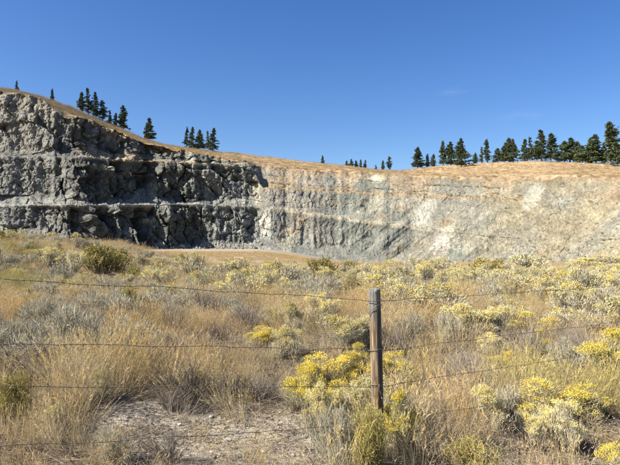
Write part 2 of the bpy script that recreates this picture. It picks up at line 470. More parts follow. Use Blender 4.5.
def columns(sx, sz, seed, w):
    """blasted rock: sharp-edged buttresses, a broad flank on one side and a steep one on the other, broken into lifts"""
    u = (S + w * lnoise(S / (1.6 * sx), Z / (0.9 * sx), seed) + 0.22 * w * lnoise(S / (.3 * sx), Z / (.35 * sx), seed + 1)) / sx
    zj = (Z + sz * .5 * lnoise(S / (1.2 * sx), Z / sz, seed + 2)) / sz
    ci, zi = np.floor(u), np.floor(zj); zz = np.zeros_like(ci); f = u - ci
    pk = .40 + .38 * _hash(ci, zi, zz, seed + 3)
    tri = np.where(f < pk, f / pk, (1 - f) / (1 - pk))
    a = .25 + 1.0 * _hash(ci, zi, zz, seed + 4)
    top = zj - zi                                     # each lift leans back and carries a small ledge
    return a * tri + .35 * (_hash(ci, zi, zz, seed + 5) - .5) - .30 * top, f
colA, fA_ = columns(5.6, 7.5, 541, 2.2)
colB, fB_ = columns(2.1, 3.4, 551, 1.0)
def facet(sx, sz, shear, seed, ts, tz, w=1.0):
    (r, dx, dy, e) = cells((S + w * warp) / sx + shear * Z / sx, Z / sz + 0.22 * S / sz, seed)
    return ((r[0] - .5) * 0.42 + dx * (r[1] - .5) * ts + dy * (r[2] - .5) * tz) * sx, e
blk1, e1 = facet(4.6, 8.0, .12, 61, 1.7, 1.1)
blk2, e2 = facet(1.9, 3.1, -.10, 71, 1.9, 1.5, .6)
blk3, e3 = facet(.80, 1.2, .1, 81, 2.2, 2.0, .3)
crack = -sstep(0.14, 0.0, e1) * 0.9 - sstep(0.16, 0.0, e2) * 0.30
n0 = fbm(S / 22, Z / 14, seed=107, octv=3)
# diagonal gullies on the tipped, weathered side
gq = (S * 0.80 - Z * 0.95)
gully = 1 - 2 * np.abs(fbm(gq / 9.0, (S * 0.5 + Z) / 60.0, seed=91, octv=3))
gul2 = fbm(gq / 2.6, (S * 0.5 + Z) / 22.0, seed=92, octv=3)
fine = fbm(S / 1.3, Z / 1.3, seed=93, octv=3)
flute = lnoise((S + .5 * warp) / 1.15, Z / 6.0 + 3, 57)
blk0, e0 = facet(8.5, 8.0, .35, 63, 1.7, 1.2, .8)
disp = steep * (2.0 * colA + 0.85 * colB + 0.8 * blk0 + 0.5 * blk1 + 0.75 * blk2 + 0.5 * blk3 + 0.9 * crack - 0.9 * sstep(.12, 0, e0) - 1.2 + 0.5 * (QK > 7))
disp += (left_w - steep) * (0.9 * colA + 0.6 * colB + 0.45 * blk0 + 0.4 * blk1 + 0.55 * blk2 + 0.6 * blk3 - 0.7 + 0.4 * crack)
disp += mid_w * (0.2 * ridge + 0.26 * colB + 0.10 * blk1 + 0.16 * blk2 + 0.26 * blk3)
disp += right_w * ((1.2 * gully + 0.8 * gul2) * np.clip(.7 + 1.2 * n0, .1, 1.6) + 0.12 * blk2 + 0.24 * blk3)
disp += 0.06 * fine + 0.13 * left_w * (_hash(np.arange(nq)[None] + 0 * Z, np.arange(len(rk))[:, None] + 0 * Z, 0 * Z, 99) - .5) * 2 + 0.35 * left_w * lnoise(S / .7, Z / .6, 58)
# two hollows in the lower face (dark bays) and the fresh bite above the mid bench
bay = lambda x0, wx: np.exp(-((QXX - x0) / wx) ** 2)
inA = ((QK > 1.2) & (QK < 3.2)); inB = ((QK > 4.2) & (QK < 6.2)); inC = ((QK > 7.4) & (QK < 9))
disp -= inA * (4.5 * bay(80, 8) + 3.0 * bay(141, 6) + 2.2 * bay(196, 9)) + inB * (2.5 * bay(122, 9) + 2.5 * bay(146, 9)) + inC * (2.5 * bay(118, 8) + 2.0 * bay(150, 5))
QW = lerp(np.broadcast_to(QW, QD.shape), 0.8 * sstep(0.0, 1.5, QK) * (1 - sstep(8.8, 9, QK) * 0.6), right_w)
disp *= QW
amp = np.ones_like(disp)
VX = QX + onx[None] * disp
VY = QD + ony[None] * disp
VZ = QZ + QW * (0.12 * blk2 * left_w + 0.10 * fine) * (QK > 1) + 0.12 * fine * (QK > 1)
# colour of the rock, with extra shade painted into the steep part
def mixc(a, b, t): return a + (np.asarray(b) - a) * t[..., None]
n1 = fbm(S / 7.0, Z / 7.0, seed=101, octv=4); n2 = fbm(S / 2.4, Z / 2.4, seed=102, octv=4); n3 = fbm(S / 16, Z / 12.0, seed=103, octv=3)
strk = lerp(fbm((S * .45 - Z) / 7.0, (S * 0.9 + Z * .5) / 13.0, seed=106, octv=4), fbm(gq / 2.2, (S * 0.5 + Z) / 24.0, seed=104, octv=4), sstep(420, 500, QXX)); strk2 = fbm(gq / 8.0 + 5, (S * 0.5 + Z) / 40.0, seed=105, octv=3)
c = np.zeros(QD.shape + (3,)) + np.array([0.155, 0.157, 0.142])
c = mixc(c, [0.099, 0.102, 0.096], sstep(0.0, 0.5, n1) * 0.7)
c = mixc(c, [0.244, 0.234, 0.205], sstep(0.15, 0.55, n2) * 0.5)
c = mixc(c, [0.224, 0.215, 0.185], (1 - sstep(35, 95, QXX)) * 0.75)
c = mixc(c, [0.218, 0.221, 0.211], sstep(160, 230, QXX) * (1 - sstep(260, 300, QXX)) * 0.6)
c = mixc(c, [0.238, 0.211, 0.178], mid_w * sstep(-0.3, 0.3, n3) * 0.9)
c = mixc(c, [0.211, 0.218, 0.195], mid_w * sstep(-0.1, -0.5, n3) * 0.8)
c = mixc(c, [0.241, 0.221, 0.175], right_w * 0.9)
c = mixc(c, [0.165, 0.185, 0.160], right_w * sstep(0.0, 0.45, strk2) * (1 - 0.6 * sstep(470, 540, QXX)) * 0.9)
c = mixc(c, [0.330, 0.297, 0.221], (right_w + 0.6 * mid_w) * sstep(0.05, 0.45, strk + .35 * n1) * 0.7)
c = mixc(c, [0.178, 0.175, 0.145], right_w * sstep(-0.05, -0.45, strk + .35 * n3) * 0.5)
c = mixc(c, [0.257, 0.211, 0.135], right_w * sstep(440, 530, QXX) * sstep(-0.5, 0.3, strk2 + 0.6 * n1) * 0.85)
c = mixc(c, [0.264, 0.178, 0.112], (right_w + mid_w) * sstep(0.28, 0.55, n2 * 0.6 + n1 * 0.6) * 0.6)
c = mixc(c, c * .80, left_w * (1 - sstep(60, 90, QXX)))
c = c * (1 - 0.34 * steep * (1 - sstep(0.1, 0.5, n2)))[..., None]  # steep part's colour lowered to deepen its shadows, pale patches spared
# named pale patches: the white vein by the end of the mid bench, the cream scar at the rim and low on the tipped side
pyv = HY - (QZ - EYE) / QD * FPX
patch = lambda px, py, rx, ry, ang=0.0: sstep(1.25, 0.6, np.sqrt((((QXX - px) * math.cos(ang) + (pyv - py) * math.sin(ang)) / rx) ** 2 + (((pyv - py) * math.cos(ang) - (QXX - px) * math.sin(ang)) / ry) ** 2) + 0.55 * n2)
c = mixc(c, [0.458, 0.420, 0.361], patch(264, 222, 6, 14) * 1.0)
c = mixc(c, [0.413, 0.369, 0.295], patch(256, 190, 4, 14) * 0.8)
c = mixc(c, [0.550, 0.515, 0.395], patch(377, 178, 10, 5) * 1.0)
c = mixc(c, [0.443, 0.391, 0.317], patch(440, 243, 9, 18, 0.35) * 0.95)
c = mixc(c, [0.443, 0.420, 0.347], patch(533, 197, 7, 17, 0.6) * 0.5)
c = mixc(c, [0.406, 0.377, 0.309], patch(424, 211, 8, 17, 0.6) * 0.9)
# benches, talus and soil aprons
soilc = np.array([0.29, 0.215, 0.14]); gravel = np.array([0.188, 0.182, 0.165])
benchA = ((QK > 2.95) & (QK < 4.02)).astype(float); benchB = ((QK > 5.95) & (QK < 7.05)).astype(float)
tal = (((QK > 0) & (QK < 1.95)) | ((QK > 4) & (QK < 4.95))).astype(float)
c = mixc(c, gravel, tal * left_w * 0.75 * (1 - .5 * sstep(-.1, .4, n2)))
c = mixc(c, [0.205, 0.198, 0.178], benchA * left_w)
c = mixc(c, [0.277, 0.238, 0.178], benchA * (1 - left_w) * 0.7)
c = mixc(c, [0.218, 0.185, 0.139], benchB * left_w * sstep(58, 85, QXX))
c = mixc(c, [0.277, 0.191, 0.112], benchB * (1 - left_w) * 0.8 * (1 - sstep(505, 540, QXX)))
tc = ((QK >= 7) & (QK < 8.02)).astype(float)
lineB = sstep(5.86, 5.97, QK) * sstep(7.75, 7.1, QK) * sstep(262, 300, QXX) * (1 - sstep(495, 530, QXX))
lineA = sstep(2.9, 2.98, QK) * sstep(4.5, 4.05, QK) * sstep(262, 290, QXX) * (1 - sstep(420, 470, QXX))
c = mixc(c, [0.30, 0.23, 0.145], lineB * np.clip(.55 + n1 * 1.1, 0, .9))
c = mixc(c, [0.335, 0.295, 0.22], lineA * .8)
c = mixc(c, c * .86, sstep(2.6, 2.85, QK) * sstep(2.93, 2.9, QK) * sstep(262, 290, QXX) * (1 - sstep(420, 470, QXX)))
c = mixc(c, soilc, tc * left_w * sstep(60, 85, QXX) * (0.55 + 0.4 * sstep(-0.2, 0.3, n1)))
upC = (QK >= 7.0).astype(float)
c = mixc(c, soilc * 1.08, upC * sstep(225, 262, QXX) * (1 - sstep(470, 540, QXX)) * sstep(-0.15, 0.4, n1 + 0.7 * n3) * 0.75)
c = mixc(c, [0.264, 0.188, 0.109], upC * sstep(8.6, 9.0, QK) * 0.85)
c = mixc(c, [0.238, 0.178, 0.106], ((QK > 7.9) * (1 - sstep(20, 70, QXX)) * sstep(0.0, 0.4, n1 + 0.4)) * 0.45)
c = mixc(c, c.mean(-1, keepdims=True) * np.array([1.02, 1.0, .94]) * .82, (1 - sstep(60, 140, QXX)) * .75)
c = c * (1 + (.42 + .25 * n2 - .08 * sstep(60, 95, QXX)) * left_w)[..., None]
c = c * np.array([.995, 1.005, .945]) * lerp(lerp(.93, .80 - .05 * steep, left_w), .82, right_w)[..., None] * lerp(np.array([1., 1., 1.]), np.array([.985, 1.0, 1.045]), right_w[..., None])  # overall tone per side; steep part dimmed slightly more to darken its shadows
c = np.clip(c * (1.0 + 0.14 * fine[..., None]), 0.03, 0.75)
V = np.stack([VX, VY, VZ], -1)
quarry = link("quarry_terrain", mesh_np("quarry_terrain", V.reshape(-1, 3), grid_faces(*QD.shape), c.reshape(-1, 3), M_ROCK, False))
tag(quarry, kind="structure")
# the hill: from the rim over the crest and down behind it
HR = 60
hrows = [V[-1]]
hd0, hz0 = d_R, zR
rim_d = np.hypot(V[-1][:, 0], V[-1][:, 1]) / np.hypot((qx - CX) / FPX, 1.0)
ht = np.concatenate([np.linspace(0.02, 1, HR) ** 1.15, 1 + np.linspace(0.06, 1.6, 18)])
def hill_dz(t, ar=None):
    return t
HV = [V[-1]]
_w = np.exp(-0.5 * (np.arange(-60, 61) / 22.0) ** 2); _w /= _w.sum()
smo = lambda q: np.convolve(np.pad(q, 60, mode='edge'), _w, 'valid')
y0s = smo(HY - (V[-1][:, 2] - EYE) / rim_d * FPX); rims = smo(rim_d)
for t in ht:
    if t <= 1:
        d = lerp(lerp(rim_d, rims, sstep(0, 0.22, t)), d_S, t)
        y0 = HY - (V[-1][:, 2] - EYE) / rim_d * FPX
        y0 = lerp(y0, y0s, sstep(0, 0.22, t))
        y_img = lerp(y0, YS, t ** 0.8)
        z = elev(y_img, d)
    else:
        d = d_S + (t - 1) * 55
        z = elev(YS, d_S) + (t - 1) * 55 * (0.10 - 0.30 * (t - 1))
        z = np.minimum(z, elev(YS + 0.8 + 6 * (t - 1), d))
    X = (qx - CX) / FPX * d
    f = min(t * 6, 1.0)
    bumps = 0.45 * fbm(X / 9.0, d / 9.0, seed=121, octv=3) + 0.22 * fbm(X / 2.2, d / 2.2, seed=122, octv=2)
    HV.append(np.stack([X, d, z + f * bumps], -1))
HV = np.array(HV)
hx, hy_, hz = HV[..., 0], HV[..., 1], HV[..., 2]
hc = np.zeros(hx.shape + (3,)) + np.array([0.35, 0.25, 0.14])
h1 = fbm(hx / 14, hy_ / 14, seed=131, octv=4); h2 = fbm(hx / 4, hy_ / 4, seed=132, octv=3)
hc = mixc(hc, [0.30, 0.20, 0.105], sstep(0.0, 0.5, h1) * 0.8)
hc = mixc(hc, [0.41, 0.315, 0.18], sstep(0.1, 0.5, h2) * 0.6)
tt = np.concatenate([[0], ht])[:, None] + np.zeros_like(hx)
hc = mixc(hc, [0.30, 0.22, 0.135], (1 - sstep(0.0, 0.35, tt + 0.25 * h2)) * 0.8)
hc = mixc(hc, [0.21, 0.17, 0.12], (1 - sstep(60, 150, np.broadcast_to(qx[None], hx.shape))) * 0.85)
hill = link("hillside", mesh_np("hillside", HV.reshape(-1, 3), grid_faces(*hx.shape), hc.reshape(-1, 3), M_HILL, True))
tag(hill, kind="structure")

def hill_pt(px, t):
    """a point on the hill for the column px, t from the rim (0) to the crest (1) and beyond"""
    rows = np.concatenate([[0], ht])
    j = int(np.clip(np.searchsorted(qx, px), 1, nq - 1))
    i = int(np.clip(np.searchsorted(rows, t), 1, len(rows) - 1))
    f = (t - rows[i - 1]) / (rows[i] - rows[i - 1])
    return HV[i - 1, j] * (1 - f) + HV[i, j] * f
def wall_pt(px, k):
    j = int(np.clip(np.searchsorted(qx, px), 1, nq - 1))
    i = int(np.argmin(np.abs(np.array(rk) - k)))
    return V[i, j]
# ------------------------------------------------------------------ shrubs
def crown_points(rng, n, h, rad, lobes, flat=0.75):
    """stem-tip points over a crown made of several bulging lobes (unit: metres), and their outward directions"""
    th = rng.uniform(0, 2 * np.pi, lobes); rr = rad * np.sqrt(rng.uniform(0.05, 0.8, lobes)); rr[0] = 0.1 * rad
    hh = h * (1 - 0.42 * (rr / rad) ** 2) * rng.uniform(0.62, 1.04, lobes)
    lr = rad * rng.uniform(0.24, 0.46, lobes)
    k = rng.integers(0, lobes, n)
    d = unit(rng.normal(size=(n, 3)) * [1, 1, 0.8] + [0, 0, 0.62])
    d[:, 2] = np.abs(d[:, 2]) * 1.0 - 0.12
    c = np.stack([rr[k] * np.cos(th[k]), rr[k] * np.sin(th[k]), hh[k] - lr[k] * flat], 1)
    p = c + d * lr[k][:, None] * [1, 1, flat] * rng.uniform(0.78, 1.06, n)[:, None]
    p[:, 2] = np.maximum(p[:, 2], 0.12 * h)
    return p, d

def make_shrub_meshes(kind, seed, lod):
    """meshes for the parts of one shrub about 1 m wide; kinds: yellow, cream, grey, green, dead"""
    rng = np.random.default_rng(seed)
    q = (1.0, 0.5, 0.25)[lod]; ws = (1.0, 1.7, 3.0)[lod]
    h, rad = {"yellow": (0.80, 0.5), "cream": (0.74, 0.52), "grey": (0.62, 0.5), "green": (0.9, 0.5), "dead": (0.5, 0.5)}[kind]
    n = int({"yellow": 520, "cream": 560, "grey": 620, "green": 700, "dead": 260}[kind] * q)
    tips, dirs = crown_points(rng, n, h, rad, {"yellow": 12, "cream": 12, "grey": 11, "green": 9, "dead": 6}[kind])
    root = np.stack([rng.normal(0, .05, n), rng.normal(0, .05, n), np.full(n, -0.03)], 1)
    if kind == "green":
        root = tips * [0.4, 0.4, 0] + [0, 0, -0.02]
    tw, fo, bl = Soup(), Soup(), Soup()
    wood = {"yellow": [0.20, 0.165, 0.115], "cream": [0.24, 0.205, 0.16], "grey": [0.22, 0.195, 0.165], "green": [0.16, 0.13, 0.07], "dead": [0.23, 0.195, 0.155]}[kind]
    m = n if kind == "dead" else int(n * 0.55)
    v = tips[:m] - root[:m]
    L = np.linalg.norm(v, axis=1)
    out = unit(np.concatenate([v[:, :2], np.zeros((m, 1))], 1))
    wc = np.array(wood) * rng.uniform(0.6, 1.35, (m, 1)) * np.array([1, 1, 1])
    ribbons(tw, root[:m], v - out * L[:, None] * 0.22, L, 0.0055 * ws, wc, rng, nseg=3, bend=0.22, bdir=out, tip=0.45)
    if kind == "dead":
        k = int(520 * q); i = rng.integers(0, n, k)
        p = root[i] + (tips - root)[i] * rng.uniform(0.35, 0.95, (k, 1))
        ribbons(tw, p, dirs[i] + rng.normal(0, .55, (k, 3)), rng.uniform(.06, .2, k), 0.0032 * ws, np.array(wood) * rng.uniform(.7, 1.6, (k, 1)), rng, nseg=2, bend=0.1)
        return tw, None, None
    # leafy twigs: many narrow upright blades through the outer half of the crown
    per = {"yellow": 6, "cream": 6, "grey": 7, "green": 7}[kind]
    i = np.repeat(np.arange(n), per); k = len(i)
    t = 1 - rng.beta(1.1, 2.2, k) * 0.62
    p = root[i] + (tips - root)[i] * t[:, None] + rng.normal(0, 0.020, (k, 3))
    up = dirs[i] * 0.55 + [0, 0, 0.35 if kind == "green" else 0.5 if kind == "grey" else 0.7] + rng.normal(0, 0.5 if kind == "green" else 0.36, (k, 3))
    base = {"yellow": ([.34, .325, .20], [.54, .51, .37]), "cream": ([.38, .36, .25], [.62, .58, .46]), "grey": ([.33, .315, .235], [.55, .52, .42]), "green": ([.25, .235, .075], [.48, .41, .16])}[kind]
    mixv = rng.uniform(0, 1, (k, 1)) ** 1.2
    fc = lerp(np.array(base[0]), np.array(base[1]), mixv)
    brown = rng.uniform(0, 1, (k, 1)) < {"yellow": .06, "cream": .08, "grey": .10, "green": .12}[kind]
    fc = np.where(brown, np.array([.30, .22, .13]) * rng.uniform(.7, 1.2, (k, 1)), fc)
    ln = {"yellow": .085, "cream": .08, "grey": .07, "green": .075}[kind]
    ribbons(fo, p, up, rng.uniform(.55, 1.3, k) * ln, rng.uniform(.7, 1.3, k) * {"green": .009}.get(kind, .0065) * ws, fc, rng, nseg=1 if lod else 2, bend=0.06, tip=0.4)
    # flower heads: small flat-topped clusters of florets at the stem tips
    if kind in ("yellow", "cream"):
        topness = tips[:, 2] / h + rng.normal(0, .12, n)
        sel = np.where(topness > {"yellow": 0.50, "cream": 0.52}[kind])[0]
        patchy = vnoise(tips[sel, 0] * 5, tips[sel, 1] * 5, tips[sel, 2] * 5, seed=seed)
        sel = sel[patchy > {"yellow": -0.50, "cream": -0.12}[kind]]
        fl = {0: 19, 1: 16, 2: 15}[lod]
        i = np.repeat(sel, fl); k = len(i)
        o = rng.normal(0, 1, (k, 3)) * [.025, .025, .013]
        p = tips[i] + [0, 0, .02] + o
        cols = {"yellow": ([.66, .51, .06], [.80, .68, .18]), "cream": ([.56, .50, .22], [.70, .64, .38])}[kind]
        bc = lerp(np.array(cols[0]), np.array(cols[1]), rng.uniform(0, 1, (k, 1)))
        if kind == "cream":
            hd = np.repeat(rng.uniform(0, 1, (len(sel), 1)) < 0.2, fl, 0)
            bc = np.where(hd, np.array([.62, .47, .10]), bc)
        bw = np.repeat(rng.uniform(.82, 1.12, (len(sel), 1)), fl, 0)
        ribbons(bl, p, o / .02 + [0, 0, .7], rng.uniform(.006, .024, k) * (1.1, 1.4, 1.7)[lod], rng.uniform(.008, .013, k) * (1.1, 1.4, 1.7)[lod], bc * bw, rng, nseg=1, tip=0.7)
    elif kind == "grey":
        sel = rng.choice(n, int(n * .55), replace=False)          # pale seed spikes standing out of the crown
        k = len(sel)
        ribbons(bl, tips[sel] - [0, 0, .02], dirs[sel] * .3 + [0, 0, 1] + rng.normal(0, .15, (k, 3)), rng.uniform(.035, .09, k), .010 * ws, lerp(np.array([.42, .385, .28]), np.array([.56, .52, .41]), rng.uniform(0, 1, (k, 1))), rng, nseg=2, tip=.3)
    else:
        k = int(260 * q); sel = rng.integers(0, n, k)
        ribbons(bl, tips[sel] - [0, 0, .05], dirs[sel] * .35 + [0, 0, 1] + rng.normal(0, .2, (k, 3)), rng.uniform(.05, .11, k), .007 * ws, lerp(np.array([.46, .38, .13]), np.array([.62, .51, .23]), rng.uniform(0, 1, (k, 1))), rng, nseg=2, bend=.15, tip=.3)
    return tw, fo, bl

SHRUB_NAME = {"yellow": "rabbitbrush", "cream": "rabbitbrush", "grey": "sagebrush", "green": "green_shrub", "dead": "dead_shrub"}
SHRUB_CAT = {"yellow": "shrub", "cream": "shrub", "grey": "shrub", "green": "shrub", "dead": "dead shrub"}
BLOOM_NAME = {"yellow": "flower_head", "cream": "flower_head", "grey": "seed_spike", "green": "seed_spike"}
NVAR = {"yellow": 3, "cream": 4, "grey": 4, "green": 2, "dead": 3}
_protos = {}
def shrub_proto(kind, lod, var):
    key = (kind, lod, var)
    if key not in _protos:
        tw, fo, bl = make_shrub_meshes(kind, 1000 + 97 * var + 13 * lod + 7 * list(NVAR).index(kind), lod)
        nm = SHRUB_NAME[kind]
        _protos[key] = [("branch" if kind != "dead" else "twig", tw.mesh(nm + "_branch", M_TWIG))]
        if fo: _protos[key].append(("foliage", fo.mesh(nm + "_foliage", M_LEAF)))
        if bl: _protos[key].append((BLOOM_NAME[kind], bl.mesh(nm + "_bloom", M_BLOOM)))
    return _protos[key]

RNG = np.random.default_rng(7)
placed = []                                        # (x, y, radius) of every shrub
def put_shrub(kind, x, y, width, height, label, group=None, var=None, lean=0.0):
    dist = math.hypot(x, y)
    lod = 0 if dist < 10.5 else 1 if dist < 24 else 2
    var = int(RNG.integers(0, NVAR[kind])) if var is None else var
    h0 = {"yellow": .80, "cream": .74, "grey": .62, "green": .9, "dead": .5}[kind]
    root = empty(SHRUB_NAME[kind], (x, y, gz(x, y) - 0.01), RNG.uniform(0, 6.28))
    root.scale = (width, width * RNG.uniform(.85, 1.1), height / h0)
    root.rotation_euler[0] = lean
    tag(root, label, SHRUB_CAT[kind], group)
    for nm, me in shrub_proto(kind, lod, var):
        p = link(nm, me, root)
        if nm in ("flower_head", "seed_spike", "branch", "twig", "foliage"): p["kind"] = "stuff"
    placed.append((x, y, width * 0.5))
    return root

